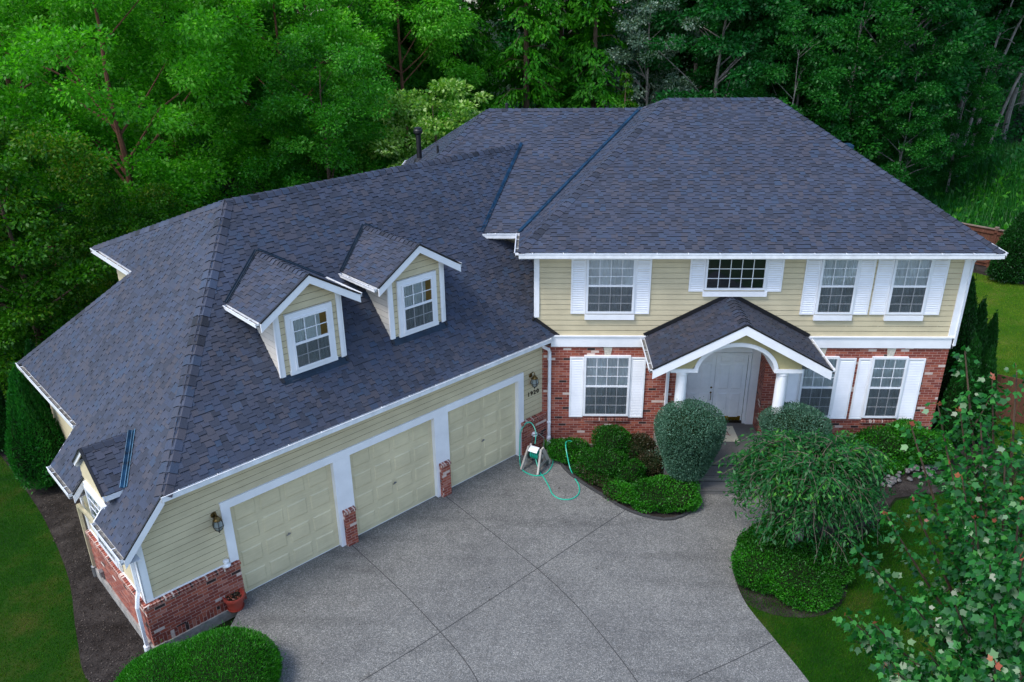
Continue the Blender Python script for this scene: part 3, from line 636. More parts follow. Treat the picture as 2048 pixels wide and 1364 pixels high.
def shutter(fr, a0, a1, z0, z1, parent):
    mb = MB(); f = .045; D = .045
    for (p, q, r, s) in ((a0, a1, z1 - f, z1), (a0, a1, z0, z0 + f), (a0, a0 + f, z0 + f, z1 - f), (a1 - f, a1, z0 + f, z1 - f)): mb.box(fr, p, q, .018, D, r, s)
    zm = (z0 + z1) / 2 ; z = z0 + f
    while z < z1 - f - .03:
        mb.face([fr.p(a0 + f, .045, z), fr.p(a1 - f, .045, z), fr.p(a1 - f, .025, z + .036), fr.p(a0 + f, .025, z + .036)]); mb.face([fr.p(a0 + f, .02, z), fr.p(a1 - f, .02, z), fr.p(a1 - f, .045, z), fr.p(a0 + f, .045, z)]); z += .05
    mb.box(fr, a0 + .01, a1 - .01, .0, .006, z0 + .01, z1 - .01)
    return mb.build('shutter', 'white', parent)
zu0, zu1 = 4.135, 5.572
for (a0, a1, s0, s1, cols, dr) in ((1.383, 2.534, .929, 3.003, 4, 0), (7.392, 8.23, 6.94, 8.706, 3, 0), (9.229, 10.069, 8.757, 10.552, 3, 0)):
    window(FA, a0, a1, zu0, zu1, cols, 3, parent=house, sill=(a0 - .08, a1 + .08, 3.90, 4.04)); shutter(FA, s0, a0 - .065, 4.056, 5.66, house); shutter(FA, a1 + .065, s1, 4.056, 5.66, house)
for (a0, a1, s0, s1, cols) in ((1.389, 2.533, .941, 3.002, 4), (7.285, 8.115, 6.86, 8.64, 3), (9.121, 9.948, 8.712, 10.478, 3)):
    window(FA, a0, a1, 1.035, 2.775, cols, 3, parent=house); shutter(FA, s0, a0 - .065, .92, 2.785, house); shutter(FA, a1 + .065, s1, .92, 2.785, house)
wc = window(FA, 4.445, 5.90, 4.80, 5.59, 5, 3, dbl=False, parent=house, sill=(4.36, 6.02, 4.57, 4.70), curtain=None, fw=.055); wc['label'] = 'wide dark window above the porch roof without curtains'
shutter(FA, 3.99, 4.385, 4.695, 5.66, house); shutter(FA, 5.96, 6.385, 4.695, 5.66, house)

# ---- dormers
def dormer(uc, label):
    DW = -.67; hw = .80; ov = 1.19; WF = -.447; zap = 6.66; sl = .635; zt_ = zap - sl * ov
    zb = zf(DW) - .02; fd = Fr(gp(uc, DW, 0), GO)
    mb = MB(); zsh = zap - sl * hw - .02
    boards(mb, fd, [(-hw, zb), (hw, zb), (hw, zsh), (0, zap - .02), (-hw, zsh)], z0=.02, e=.15)
    root = mb.build('dormer', 'siding', house); root['label'] = label
    mb = MB()
    for sg in (-1, 1):      # cheeks
        fs = Fr(gp(uc - sg * hw, DW, 0), FG.ex * sg); wb = WG - (zsh - ZG) / MG; L = DW - wb
        pl = [(0, zb), (L, zsh), (0, zsh)] if sg > 0 else [(0, zb), (0, zsh), (-L, zsh)]
        boards(mb, fs, pl if True else pl, z0=.02, e=.15)
    mb.build('cheek', 'sidinggrey', root)
    mb = MB(); back = WG - (zap - ZG) / MG + .0; wbk = WG - (zt_ - ZG) / MG
    for sg in (-1, 1):
        e0, e1 = FG.p(-uc + sg * ov, WF, zt_), FG.p(-uc + sg * ov, wbk, zt_); r0, r1 = FG.p(-uc, WF, zap), FG.p(-uc, back, zap)
        plane3(mb, e0, e1, [[e0, e1, r1, r0] if sg > 0 else [e1, e0, r0, r1]], 40 + int(uc * 3) + sg, 0)
    nn = [FG.ex * sg * sl + zt for sg in (-1, 1)]
    caps(mb, FG.p(-uc, WF, zap), FG.p(-uc, back - .05, zap), nn[0], nn[1], w=.12, seed=int(uc), step=.16)
    mb.build('dormer_roof', 'shingle', root)
    mb = MB()
    for sg in (-1, 1):
        P0, P1 = FG.p(-uc + sg * (ov + .01), WF, zt_ - .006), FG.p(-uc, WF, zap); rake(mb, P0, P1, GO, h=.175, t=.03)
        mb.face([FG.p(-uc + sg * ov, WF, zt_ - .04), FG.p(-uc, WF, zap - .04), FG.p(-uc, DW, zap - .04), FG.p(-uc + sg * ov, DW, zt_ - .04)])
        mb.box(fd, sg * hw - (.10 if sg > 0 else 0), sg * hw + (0.0 if sg > 0 else .10), .015, .045, zb + .02, zsh - .03); mb.box(Fr(gp(uc - sg * hw, DW, 0), FG.ex * sg), (0 if sg < 0 else -.045), (.045 if sg < 0 else 0), -.01, .03, zb + .03, zsh - .04)
    mb.build('dormer_fascia', 'white', root)
    mb = MB()
    for sg in (-1, 1): mb.beam(FG.p(-uc + sg * (ov + .02), WF + .02, zt_ + .01), FG.p(-uc, WF + .02, zap + .015), .05, .03)
    mb.build('drip_edge', 'tar', root)
    for sg in (-1, 1): mb = MB(); mb.beam(fd.p(sg * hw * 1.01, .03, zb + .0), fd.p(sg * hw * 1.01, .10, zb - .08), .07, .06); mb.build('corner_flashing', 'tar', root)
    mb = MB(); mb.face([fd.p(-hw, .02, zb + .03), fd.p(-hw, .15, zf(DW + .15) + .03), fd.p(hw, .15, zf(DW + .15) + .03), fd.p(hw, .02, zb + .03)][::-1]); mb.build('apron_flashing', 'flashdark', root)
    for sg in (-1, 1):
        n2 = FG.ex * sg * sl + zt
        v = valley(FG.p(-uc + sg * ov, wbk + .02, zt_), FG.p(-uc, back, zap), nGF, n2, w=.05, h=.03, parent=root, mat='flashdark')
        A_, B_ = FG.p(-uc + sg * ov, WF - .03, zt_ - .01), FG.p(-uc + sg * ov, wbk + .04, zt_ - .01)
        if sg > 0: A_, B_ = B_, A_
        gutter(A_, B_, FG.ex * sg, root, w=.09, h=.08)
    fw2 = window(fd, -.405, .405, 4.585, 5.685, 3, 2, parent=root, d=.012, fw=.05, trim=.115, part='dormer_window', drape=True)
    for ch in [x for x in scene.objects if x.parent == fw2]: ch.parent = root
    return root
dormer(6.475, 'gabled dormer nearer the garage corner, white-trimmed sash window')
dormer(3.585, 'gabled dormer nearer the main house, white-trimmed sash window')

# ---- small cross gable on the garage's left slope
mb = MB(); wc_, hw, zr_, sl = -1.84, .87, 3.80, .80; uf = 11.12; ze_ = zr_ - sl * hw
ub = UH + (ZR - zr_) / ML; ue_ = UH + (ZR - ze_) / ML
for sg in (-1, 1):
    e0, e1 = gp(uf, wc_ + sg * hw, ze_), gp(ue_ - .02, wc_ + sg * hw, ze_); r0, r1 = gp(uf, wc_, zr_), gp(ub, wc_, zr_)
    plane3(mb, e0, e1, [[e0, e1, r1, r0]], 60 + sg)
caps(mb, gp(uf, wc_, zr_), gp(ub + .03, wc_, zr_), GO * sl + zt, -GO * sl + zt, w=.13, seed=61)
cg = mb.build('cross_gable', 'shingle', house)
mb = MB()
for sg in (-1, 1): rake(mb, gp(uf, wc_ + sg * (hw + .01), ze_), gp(uf, wc_, zr_), gout, h=.085, t=.03)
mb.face([gp(uf, wc_ + hw, ze_ - .01), gp(ue_ - .12, wc_ + hw, ze_ - .01), gp(ue_ - .12, wc_ + hw, ze_ - .13), gp(uf, wc_ + hw, ze_ - .13)]); mb.face([gp(uf, wc_ - hw, ze_ - .01), gp(ue_ - .12, wc_ - hw, ze_ - .01), gp(ue_ - .12, wc_ - hw, ze_ - .13), gp(uf, wc_ - hw, ze_ - .13)])
for x in (.75, -.75): mb.beam(gp(uf - .05, wc_ + x, 1.06), gp(uf - .05, wc_ + x, ze_ + .1), .09, .07)
mb.build('cross_gable_trim', 'white', cg)
mb = MB()
for sg in (-1, 1): mb.beam(gp(uf + .03, wc_ + sg * hw, ze_ + .012), gp(uf + .03, wc_, zr_ + .012), .05, .035)
mb.build('drip_edge', 'tar', cg)
valley(gp(ue_, wc_ + hw, ze_), gp(ub, wc_, zr_), nGL, GO * sl + zt, w=.08, h=.035, parent=cg)
mb = MB(); boards(mb, Fr(gp(11.06, wc_, 0), gout), [(-.8, 2.9), (.8, 2.9), (.8, 3.0), (0, 3.6), (-.8, 3.0)], z0=.05); mb.build('gable_wall', 'siding', cg)
wg = window(Fr(gp(11.05, wc_, 0), gout), -.5, .5, 1.25, 2.6, 3, 3, parent=house, fw=.07, d=.015, trim=.06); wg['label'] = 'window in the left side wall of the garage under the cross gable'

# ---- porch
PX, PZ, PE, PHW = 5.1, 4.56, 3.37, 2.17; PS = (PZ - PE) / PHW; PY = -1.95
mb = MB()
for sg in (-1, 1):
    e0, e1 = (PX + sg * PHW, PY, PE), (PX + sg * PHW, 0, PE); r0, r1 = (PX, PY, PZ), (PX, 0, PZ); plane3(mb, e0, e1, [[e0, e1, r1, r0]], 70 + sg)
caps(mb, (PX, PY, PZ), (PX, 0, PZ), (-PS, 0, 1), (PS, 0, 1), w=.16, seed=70)
porch = mb.build('porch_roof', 'shingle_brown', house)
mb = MB()
for sg in (-1, 1):
    rake(mb, (PX + sg * (PHW + .02), PY, PE - .01), (PX, PY, PZ - .0), (0, -1, 0), h=.235, t=.035)
    mb.face([(PX + sg * PHW, PY, PE - .05), (PX, PY, PZ - .05), (PX, -1.0, PZ - .05), (PX + sg * PHW, -1.0, PE - .05)])
    mb.face([(PX + sg * PHW, -1.5, PE - .2), (PX + sg * PHW, 0, PE - .2), (PX + sg * (PHW - .75), 0, PE - .2), (PX + sg * (PHW - .75), -1.5, PE - .2)])
mb.build('porch_fascia', 'white', porch)
mb = MB()
for sg in (-1, 1): mb.beam((PX + sg * (PHW + .03), PY - .02, PE + .0), (PX, PY - .02, PZ + .01), .05, .03)
mb.build('drip_edge', 'tar', porch)
mb = MB()
for sg in (-1, 1): mb.beam((PX + sg * (PHW + .02), -.03, PE + .07), (PX, -.03, PZ + .07), .04, .10)
mb.build('porch_flashing', 'tar', porch)
for sg in (-1, 1):
    A_, B_ = Vector((PX + sg * PHW, PY, PE - .01)), Vector((PX + sg * PHW, -.02, PE - .01))
    gutter(*((A_, B_) if sg < 0 else (B_, A_)), (sg, 0, 0), porch, w=.1, h=.09)
# arched front: face at y=-1.75
FP = Fr((0, -1.75, 0), (0, -1, 0)); AC, AR, AH, AZ = 5.005, .945, .705, 3.205; TW = .10; a0, a1 = 3.40, 6.62
def inner(a): x = (a - AC) / AR; return AZ + AH * math.sqrt(max(0, 1 - x * x))
def outer(a): x = (a - AC) / (AR + TW); return AZ + .0 + (AH + TW) * math.sqrt(max(0, 1 - x * x))
def under(a): return PZ - PS * abs(a - PX) - .22
mb = MB(); N = 60
for i in range(N):
    p, q = a0 + (a1 - a0) * i / N, a0 + (a1 - a0) * (i + 1) / N
    lo = lambda a: max(AZ + .085, outer(a))
    if under(p) > lo(p) - .02 or under(q) > lo(q) - .02: mb.face([FP.p(p, 0, lo(p)), FP.p(q, 0, lo(q)), FP.p(q, 0, max(lo(q), under(q) + .05)), FP.p(p, 0, max(lo(p), under(p) + .05))]); 
mb.build('porch_gable_face', 'stucco', porch)
mb = MB(); N = 40; al = AC - AR; ar = AC + AR
pi_ = [(AC - AR * math.cos(math.pi * i / N), AZ + AH * math.sin(math.pi * i / N)) for i in range(N + 1)]
po_ = [(AC - (AR + TW) * math.cos(math.pi * i / N), AZ + (AH + TW) * math.sin(math.pi * i / N)) for i in range(N + 1)]
for i in range(N):
    mb.face([FP.p(*[pi_[i][0], .03, pi_[i][1]]), FP.p(pi_[i + 1][0], .03, pi_[i + 1][1]), FP.p(po_[i + 1][0], .03, po_[i + 1][1]), FP.p(po_[i][0], .03, po_[i][1])][::-1])
    mb.face([FP.p(po_[i][0], .03, po_[i][1]), FP.p(po_[i + 1][0], .03, po_[i + 1][1]), FP.p(po_[i + 1][0], 0, po_[i + 1][1]), FP.p(po_[i][0], 0, po_[i][1])])
    mb.face([FP.p(pi_[i][0], .03, pi_[i][1]), FP.p(pi_[i + 1][0], .03, pi_[i + 1][1]), FP.p(pi_[i + 1][0], -2.35, pi_[i + 1][1]), FP.p(pi_[i][0], -2.35, pi_[i][1])], 0, smooth=True)
mb.box(FP, a0 - .02, al, -.16, .035, AZ - .012, AZ + .085); mb.box(FP, ar, a1 + .02, -.16, .035, AZ - .012, AZ + .085)
mb.box(FP, a0 + .05, al, -1.74, -.16, AZ - .01, AZ + .02); mb.box(FP, ar, a1 - .05, -1.74, -.16, AZ - .01, AZ + .02)
mb.box(FP, a0, a0 + .05, -1.7, -.16, AZ, AZ + .2); mb.box(FP, a1 - .05, a1, -1.7, -.16, AZ, AZ + .2)
mb.build('porch_arch_trim', 'white', porch)
for x in (3.70, 6.20):
    mb = MB(); mb.lathe((x, -1.62, .42), [(.18, 0), (.18, .07), (.16, .1), (.15, .13), (.146, .16), (.145, 1.2), (.135, 2.66), (.15, 2.68), (.15, 2.78)], 24); mb.build('porch_column', 'white', house)
# entry: door wall
FE = Fr((0, .6, 0), (0, -1, 0)); FZ = .42
mb = MB(); mb.box(FE, EX0, 4.10, -.1, .0, FZ, 3.95); mb.box(FE, 6.02, EX1 - .0, -.1, .0, FZ, 3.95); mb.box(FE, 4.10, 6.02, -.1, 0, 2.62, 3.95)
mb.box(FE, 6.02, 6.24, 0, .11, FZ, 2.9); mb.box(FE, 5.94, 6.01, 0, .06, FZ, 2.62); mb.box(FE, 4.10, 4.18, 0, .06, FZ, 2.62); mb.box(FE, 4.10, 6.01, 0, .07, 2.60, 2.66); mb.box(FE, 3.91, 4.1, 0, .11, FZ, 2.9)
mb.box(FE, 3.91, 6.24, 0.0, .12, 2.86, 2.93)
mb.build('entry_surround', 'doorwhite', house)
for i, (x0, x1) in enumerate(((4.185, 5.055), (5.065, 5.935))):
    mb = MB(); mb.box(FE, x0, x1, -.06, -.02, FZ + .06, 2.60)
    w = x1 - x0
    for r, (z0, z1) in enumerate(((.16, .95), (1.08, 1.85), (1.93, 2.12))):
        for c in (0, 1):
            a = x0 + .11 + c * (w - .22 + .08) / 2; b = a + (w - .22 - .08) / 2; zz0, zz1 = FZ + z0, FZ + z1; k = .03
            O = [FE.p(a, -.0195, zz0), FE.p(b, -.0195, zz0), FE.p(b, -.0195, zz1), FE.p(a, -.0195, zz1)]; I = [FE.p(a + k, -.005, zz0 + k), FE.p(b - k, -.005, zz0 + k), FE.p(b - k, -.005, zz1 - k), FE.p(a + k, -.005, zz1 - k)]
            mb.face(I)
            for q in range(4): q2 = (q + 1) % 4; mb.face([O[q], O[q2], I[q2], I[q]])
    dr = mb.build('front_door', 'doorwhite', house)
    mb = MB(); mb.box(FE, x0 + .04, x1 - .04, -.02, -.012, FZ + .065, FZ + .20); mb.build('kick_plate', 'brightbrass', dr)
    if i == 0:
        mb = MB(); ax = x1 - .07
        mb.lathe(FE.p(ax, -.02, FZ + 1.12), [(.03, 0), (.03, .01), (.018, .02)], 12, ax=(0, -1, 0)); mb.lathe(FE.p(ax, -.02, FZ + .96), [(.028, 0), (.026, .015), (.012, .02)], 12, ax=(0, -1, 0))
        mb.tube([FE.p(ax, -.01, FZ + .94), FE.p(ax, .035, FZ + .90), FE.p(ax, .04, FZ + .82), FE.p(ax, .03, FZ + .75), FE.p(ax, -.01, FZ + .72)], .011, 6); mb.build('door_handle', 'brass', dr)
mb = MB(); mb.box(FE, 4.18, 5.94, -.08, .03, FZ - .01, FZ + .055); mb.build('threshold', 'bronze', house)
mb = MB(); tz = 2.97; N = 20
arc = [(5.06 - .72 * math.cos(math.pi * i / N), tz + .55 * math.sin(math.pi * i / N)) for i in range(N + 1)]
mb.prism(FE, arc[::-1], .0, .012); mb.build('transom_window', 'dark', house)
# porch floor and steps
mb = MB(); mb.box(FA, 3.35, 6.75, .02, 1.47, -.02, FZ); mb.box(FA, 3.40, 4.18, 1.47, 1.85, -.02, FZ); mb.box(FA, 6.12, 6.7, 1.47, 1.85, -.02, FZ); mb.box(FA, EX0, EX1, -.6, .02, -.02, FZ)
mb.box(FA, 4.18, 6.12, 1.47, 2.0, -.02, .28); mb.box(FA, 4.18, 6.12, 2.0, 2.42, -.02, .14)
mb.build('porch_steps', 'agg_dark', house)
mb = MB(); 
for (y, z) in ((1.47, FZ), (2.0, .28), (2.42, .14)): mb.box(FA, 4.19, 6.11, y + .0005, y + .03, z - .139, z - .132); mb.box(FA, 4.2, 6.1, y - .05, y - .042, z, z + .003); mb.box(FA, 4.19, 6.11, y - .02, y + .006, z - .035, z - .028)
mb.build('step_shade_strips', 'joint', house)  # dark strips stand in for the shade along the risers

# ---- downspouts
def downspout(pts, mat='whited', label=None, w=.075, d=.06, up=None):
    mb = MB(); pts = [Vector(p) for p in pts]
    for i in range(len(pts) - 1):
        a, b = pts[i], pts[i + 1]; dd = (b - a).normalized(); mb.beam(a - dd * (.02 if i else 0), b + dd * .02, w, d, 0, up=up or (0.3, -1, 0.001))
    o = mb.build('downspout', mat, house)
    if label: o['label'] = label
    return o
DX = .385
downspout([(.20, -.36, 3.27), (.22, -.30, 3.20), (DX - .03, -.12, 3.05), (DX, -.06, 2.93), (DX, -.06, .05)], label='white downspout in the inner corner of the garage and the brick wall')
mb = MB()
for z in (2.72, .75, .28): mb.box(FA, DX - .055, DX + .055, .005, .105, z, z + .03)
mb.lathe((DX, -.06, -.02), [(.06, 0), (.06, .3), (.045, .32)], 10)
mb.build('pipe_bracket', 'whited', house)
downspout([(XR + .42, -.42, 5.76), (XR + .10, -.08, 5.62), (XR + .07, -.04, 5.5), (XR + .07, -.04, 3.2), (XR + .07, .10, 3.1)])
downspout([(3.62, -.06, 3.15), (3.62, -.06, .45)])
cpt = lambda w, d, z: FL.p(w, d, z)
downspout([cpt(-.25, .28, 2.33), cpt(-.2, .16, 2.2), cpt(-.13, .08, 2.1), cpt(-.13, .08, 1.3), cpt(-.10, .14, 1.15), cpt(-.06, .19, .98), cpt(-.06, .19, -.18)], up=tuple(gout), label='white downspout at the front corner of the garage')
mb = MB(); mb.lathe(cpt(-.06, .19, -.3), [(.065, 0), (.065, .30), (.05, .32)], 12); mb.build('drain_pipe', 'whited', house); mb = MB(); mb.tube([cpt(-2.72, .10, .22), cpt(-2.72, .10, -.2)], .02, 6); mb.box(FL, -2.8, -2.66, .095, .16, .12, .26); mb.build('drain_pipe', 'greymetal', house)
downspout([cpt(-1.22, .30, 2.32), cpt(-1.8, .22, 2.18), cpt(-3.0, .16, 1.9), cpt(-3.32, .12, 1.7), cpt(-3.32, .12, .0)], 'tan_pipe', up=tuple(gout), label='tan downspout on the left side of the garage')
mb = MB(); mb.lathe(cpt(-3.32, .12, -.25), [(.07, 0), (.07, .30), (.05, .31)], 12); mb.build('drain_pipe', 'greymetal', house)
downspout([gp(10.6, -4.3, 3.0), gp(10.35, -4.3, 2.8), gp(10.32, -4.3, 1.2), gp(10.32, -4.3, -.2)], 'tan_pipe', up=tuple(gout))
downspout([gp(8.0, -5.9, 5.6), gp(7.98, -5.9, 3.7)], 'tan_pipe', up=tuple(gout))

# ---- roof pipes
mb = MB(); cp = Vector((-3.93, 7.2, 6.55)); mb.lathe(cp, [(.20, 0), (.16, .12), (.085, .16), (.085, .92), (.075, .92), (.12, .95), (.15, .98), (.15, 1.06), (.12, 1.10), (.13, 1.13), (.05, 1.16)], 18); mb.build('flue_pipe', 'tar', house)['label'] = 'tall black flue pipe with a round cap behind the garage ridge'
mb = MB(); mb.lathe((-3.02, 4.9, 7.05), [(.08, 0), (.035, .05), (.035, .50), (.03, .5)], 10); mb.build('vent_pipe', 'tar', house)
mb = MB(); mb.lathe((-.95, 6.15, 8.35), [(.05, 0), (.05, .25), (.035, .26)], 10); mb.build('vent_pipe', 'tar', house)
mb = MB(); mb.box(Fr((9.35, 5.2, 0), (0, -1, 0)), -.2, .2, -.2, .2, 7.05, 7.48); mb.build('roof_vent', 'flash', house)
mb = MB(); mb.lathe(FG.p(-9.41, .06, 1.055), [(.085, 0), (.085, .025), (.05, .035), (.05, .09), (.065, .10), (.065, .13), (.03, .15)], 16); mb.build('motion_sensor', 'white', house)
# ---- house number
fc = bpy.data.curves.new('house_number', 'FONT'); fc.body = '1920'; fc.size = .185; fc.extrude = .008; fc.align_x = 'CENTER'; fc.space_character = 1.25
tmp = bpy.data.objects.new('tmp', fc); coll.objects.link(tmp); bpy.context.view_layer.update()
me = bpy.data.meshes.new_from_object(tmp); bpy.data.objects.remove(tmp)
me.materials.clear(); me.materials.append(M['bronze'])
m4 = Matrix((FG.ex, Vector((0, 0, 1)), FG.eo)).transposed().to_4x4(); m4.translation = FG.p(-.36, .030, 1.745); me.transform(m4)
hn = bpy.data.objects.new('house_number', me); coll.objects.link(hn); hn.parent = house

# ---- lanterns
def lantern(u, z, label):
    o = empty('wall_lantern', FG.p(-u, .02, z - .48), 0, label=label, cat='lamp', group='wall lanterns beside the garage doors')
    F = Fr((0, 0, 0), GO)
    mb = MB(); mb.lathe(F.p(0, 0, .33), [(.065, 0), (.055, .02), (.02, .03)], 16, ax=GO); mb.build('backplate', 'brass', o)
    mb = MB(); mb.tube([F.p(0, .02, .34), F.p(0, .06, .44), F.p(0, .12, .47), F.p(0, .16, .43), F.p(0, .155, .38)], .012, 6); mb.lathe(F.p(0, .155, .31), [(.03, .07), (.055, .03), (.085, .0), (.09, -.02)][::-1], 12); mb.build('arm', 'brass', o)
    mb = MB(); c = F.p(0, .155, 0); pr = [(.02, .02), (.07, .06), (.115, .16), (.085, .29)]
    for k in range(6):
        A_ = math.pi / 3 * k; mb.tube([c + Vector((r * math.cos(A_), r * math.sin(A_), z_)) for r, z_ in pr], .007, 4)
    for r, z_ in ((.115, .16), (.07, .06), (.088, .29)): mb.tube([c + Vector((r * math.cos(math.pi / 3 * k), r * math.sin(math.pi / 3 * k), z_)) for k in range(7)], .007, 4)
    mb.lathe(c, [(.005, -.03), (.02, 0), (.02, .03)], 8); mb.build('lamp_cage', 'bronze', o)
    mb = MB(); mb.lathe(c, [(.018, .03), (.065, .06), (.108, .16), (.08, .285)], 6); mb.build('lamp_glass', 'lampglass', o)
    return o
lantern(.45, 2.52, 'brass carriage lantern above the 1920 house number'); lantern(9.47, 2.50, 'brass carriage lantern on the siding above the flower pot end of the garage')

# ================================================================== GROUND
def sm(x, a, b): t = min(1, max(0, (x - a) / (b - a))); return t * t * (3 - 2 * t)
def gh(x, y):
    u = -((x - .175) * S2 + y * S2)
    h = -.24 * sm(u, 9.25, 10.2) * (1 if y < 3 else max(0, 1 - (y - 3) / 8))
    h += 1.6 * sm(x, 21.5, 27) * sm(y, 17, 26) + .9 * sm(y, 45, 80)
    return h
def polymesh(name, pts, z, mat, kind='structure', th=0, parent=None):
    P = [Vector((x, y, z)) for x, y in pts]; tri = tessellate_polygon([P]); mb = MB()
    for t in tri:
        q = [P[i] for i in t]
        if (q[1] - q[0]).cross(q[2] - q[0]).z < 0: q = q[::-1]
        mb.face(q)
    if th:
        n = len(P); ccw = sum(P[i].x * P[(i + 1) % n].y - P[(i + 1) % n].x * P[i].y for i in range(n)) > 0
        for i in range(n):
            a, b = P[i], P[(i + 1) % n]; d = Vector((0, 0, -th)); q = [a + d, b + d, b, a]; mb.face(q if ccw else q[::-1])
    o = mb.build(name, mat, parent); return tag(o, kind=kind if not parent else None)
xs = sorted(set([-170, -120, -80, -60, -45] + [x * 1.5 - 33 for x in range(52)] + [48, 60, 80, 120, 170])); ys = sorted(set([-60, -40, -28] + [y * 1.5 - 24 for y in range(52)] + [56, 62, 70, 80, 100, 140, 200]))
mb = MB()
for i in range(len(xs) - 1):
    for j in range(len(ys) - 1):
        q = [(x, y, min(gh(x + a, y + b) for a in (-1.6, 0, 1.6) for b in (-1.6, 0, 1.6)) - .006) for x, y in ((xs[i], ys[j]), (xs[i + 1], ys[j]), (xs[i + 1], ys[j + 1]), (xs[i], ys[j + 1]))]
        mb.face(q, smooth=True)
tag(mb.build('ground', 'ground'), kind='structure')
def curve(pts, n=6):      # Catmull-Rom
    out = []
    for i in range(len(pts) - 1):
        p0, p1, p2, p3 = (np.array(pts[max(0, i - 1)]), np.array(pts[i]), np.array(pts[i + 1]), np.array(pts[min(len(pts) - 1, i + 2)]))
        for k in range(n): t = k / n; out.append(tuple(.5 * (2 * p1 + (p2 - p0) * t + (2 * p0 - 5 * p1 + 4 * p2 - p3) * t * t + (3 * p1 - p0 - 3 * p2 + p3) * t ** 3)))
    out.append(tuple(pts[-1])); return out
bedL = curve([(.42, -.30), (.82, -1.33), (1.2, -1.92), (1.69, -2.48), (2.28, -3.12), (2.86, -3.46), (3.4, -3.52), (3.96, -3.13), (4.22, -2.5), (4.2, -1.6)])
drvR = curve([(6.12, -2.45), (5.75, -3.3), (5.03, -4.17), (4.66, -4.82), (4.49, -5.52), (4.53, -6.4), (4.86, -7.4), (5.25, -8.54), (5.7, -10.2), (6.0, -13), (6.1, -17)])
drive = bedL + [(4.2, -2.42)] + drvR + [(-6.0, -17), (-5.4, -12), (-5.2, -9.2), tuple(gp(9.9, .75, 0))[:2], tuple(gp(9.14, .06, 0))[:2], tuple(gp(9.1, -.2, 0))[:2], tuple(gp(.9, -.2, 0))[:2], tuple(gp(.5, .05, 0))[:2]]
drv = polymesh('driveway', drive, .022, 'agg', th=.3)
def strip(name, pts, w, z, mat, parent=None, kind='structure'):
    mb = MB(); P = [Vector((x, y, z)) for x, y in pts]
    for i in range(len(P) - 1):
        a, b = P[i], P[i + 1]; d = (b - a).normalized(); s_ = Vector((-d.y, d.x, 0)) * w / 2; mb.face([a - s_, b - s_, b + s_, a + s_][::1])
    o = mb.build(name, mat, parent); return o if parent else tag(o, kind=kind)
for pts in ([(-2.32, -2.62), (-1.0, -4.15), (.09, -5.43), (.89, -6.54), (1.51, -7.64), (2.0, -8.64), (2.6, -10.2), (3.3, -12.5), (4, -16)], [(-4.32, -4.66), (-2.93, -6.18), (-1.93, -7.39), (-1.39, -8.1), (-1.0, -8.78), (-.4, -10.2), (.2, -12), (1, -16)],
            [(2.27, -3.17), (.09, -5.41), (-1.91, -7.44), (-3.4, -8.86), (-5.2, -10.5)], [(4.87, -7.51), (3.92, -8.07), (2.95, -8.61), (1.4, -9.6), (-1, -11.2)]):
    strip('driveway_joint', curve(pts, 4), .018, .026, 'joint', drv)
polymesh('planting_bed', [(.42, -.04)] + bedL[:-1] + [(4.19, -1.4), (4.19, -.04)], .012, 'mulch', th=.1)
mb = MB(); eb = bedL[1:]
L = 0; 
for i in range(len(eb) - 1):
    a, b = Vector((*eb[i], 0)), Vector((*eb[i + 1], 0)); d = (b - a).normalized(); n_ = max(1, int((b - a).length / .1)); h = .045 + .01 * math.sin(i * 2.3); mb.beam(a + Vector((0, 0, .03)), b + Vector((0, 0, .03)), .07, h * 1.6)
tag(mb.build('garden_edging', 'joint'), 'low dark brick edging curving round the left planting bed', 'edging')
hl = [(x, y) for x, y in curve([(-7.0, -9.2), (-8.6, -8.7), (-9.55, -7.45), (-10.65, -5.7), (-12.1, -3.9), (-13.2, -2.7), (-14.8, -1.1), (-18, 2)])]
polymesh('side_bed', hl + [(-12, 4), tuple(gp(9.8, -8, 0))[:2], tuple(gp(10.9, -3, 0))[:2], tuple(gp(10.95, .4, 0))[:2], tuple(gp(10.5, 1.2, 0))[:2], (-5.6, -9.4)], -.228, 'mulch')
lawnL = [(-8.2, -9.2)] + hl[6:] + [(-26, 3), (-30, -14), (-8, -14), (-7.6, -10)]
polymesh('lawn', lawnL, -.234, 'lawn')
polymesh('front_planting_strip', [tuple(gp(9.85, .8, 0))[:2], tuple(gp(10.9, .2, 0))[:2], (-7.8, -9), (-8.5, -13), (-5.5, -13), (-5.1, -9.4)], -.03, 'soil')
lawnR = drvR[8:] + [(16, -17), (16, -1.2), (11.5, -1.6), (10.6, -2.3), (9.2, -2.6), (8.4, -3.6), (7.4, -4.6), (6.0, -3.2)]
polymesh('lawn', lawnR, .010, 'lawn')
polymesh('right_bed', [(6.2, -.04), (6.2, -2.4), (5.8, -3.2), (6.6, -4.4), (8.4, -3.5), (9.2, -2.5), (10.6, -2.2), (11.5, -1.5), (13.8, -.4), (15.2, 1.2), (15.5, 4), (13.6, 9), (11.1, 10), (11.1, -.04)], .014, 'mulch')
polymesh('tree_bed', [(5.55 + 1.42 * math.cos(a) * (1 + .05 * math.sin(3 * a)), -5.55 + 1.30 * math.sin(a)) for a in np.linspace(0, 2 * math.pi, 40)[:-1] if True], .018, 'mulch')
polymesh('back_lawn', curve([(12.9, -.6), (16.5, .2), (17.5, 3), (19.2, 7.5), (21.5, 11.5), (22.3, 12.4), (20.6, 13.1), (19.3, 14.6), (17.6, 15.9), (13.5, 17.5), (11.5, 15), (13.4, 9), (14.6, 4), (13.2, 1.2), (12.9, -.6)]), .019, 'lawn_yellow')
polymesh('fence_bed', [(17.6, 15.8), (19.3, 14.5), (20.6, 13.0), (22.4, 12.2), (24, 12.6), (20.4, 16.2), (17, 19)], .016, 'mulch')
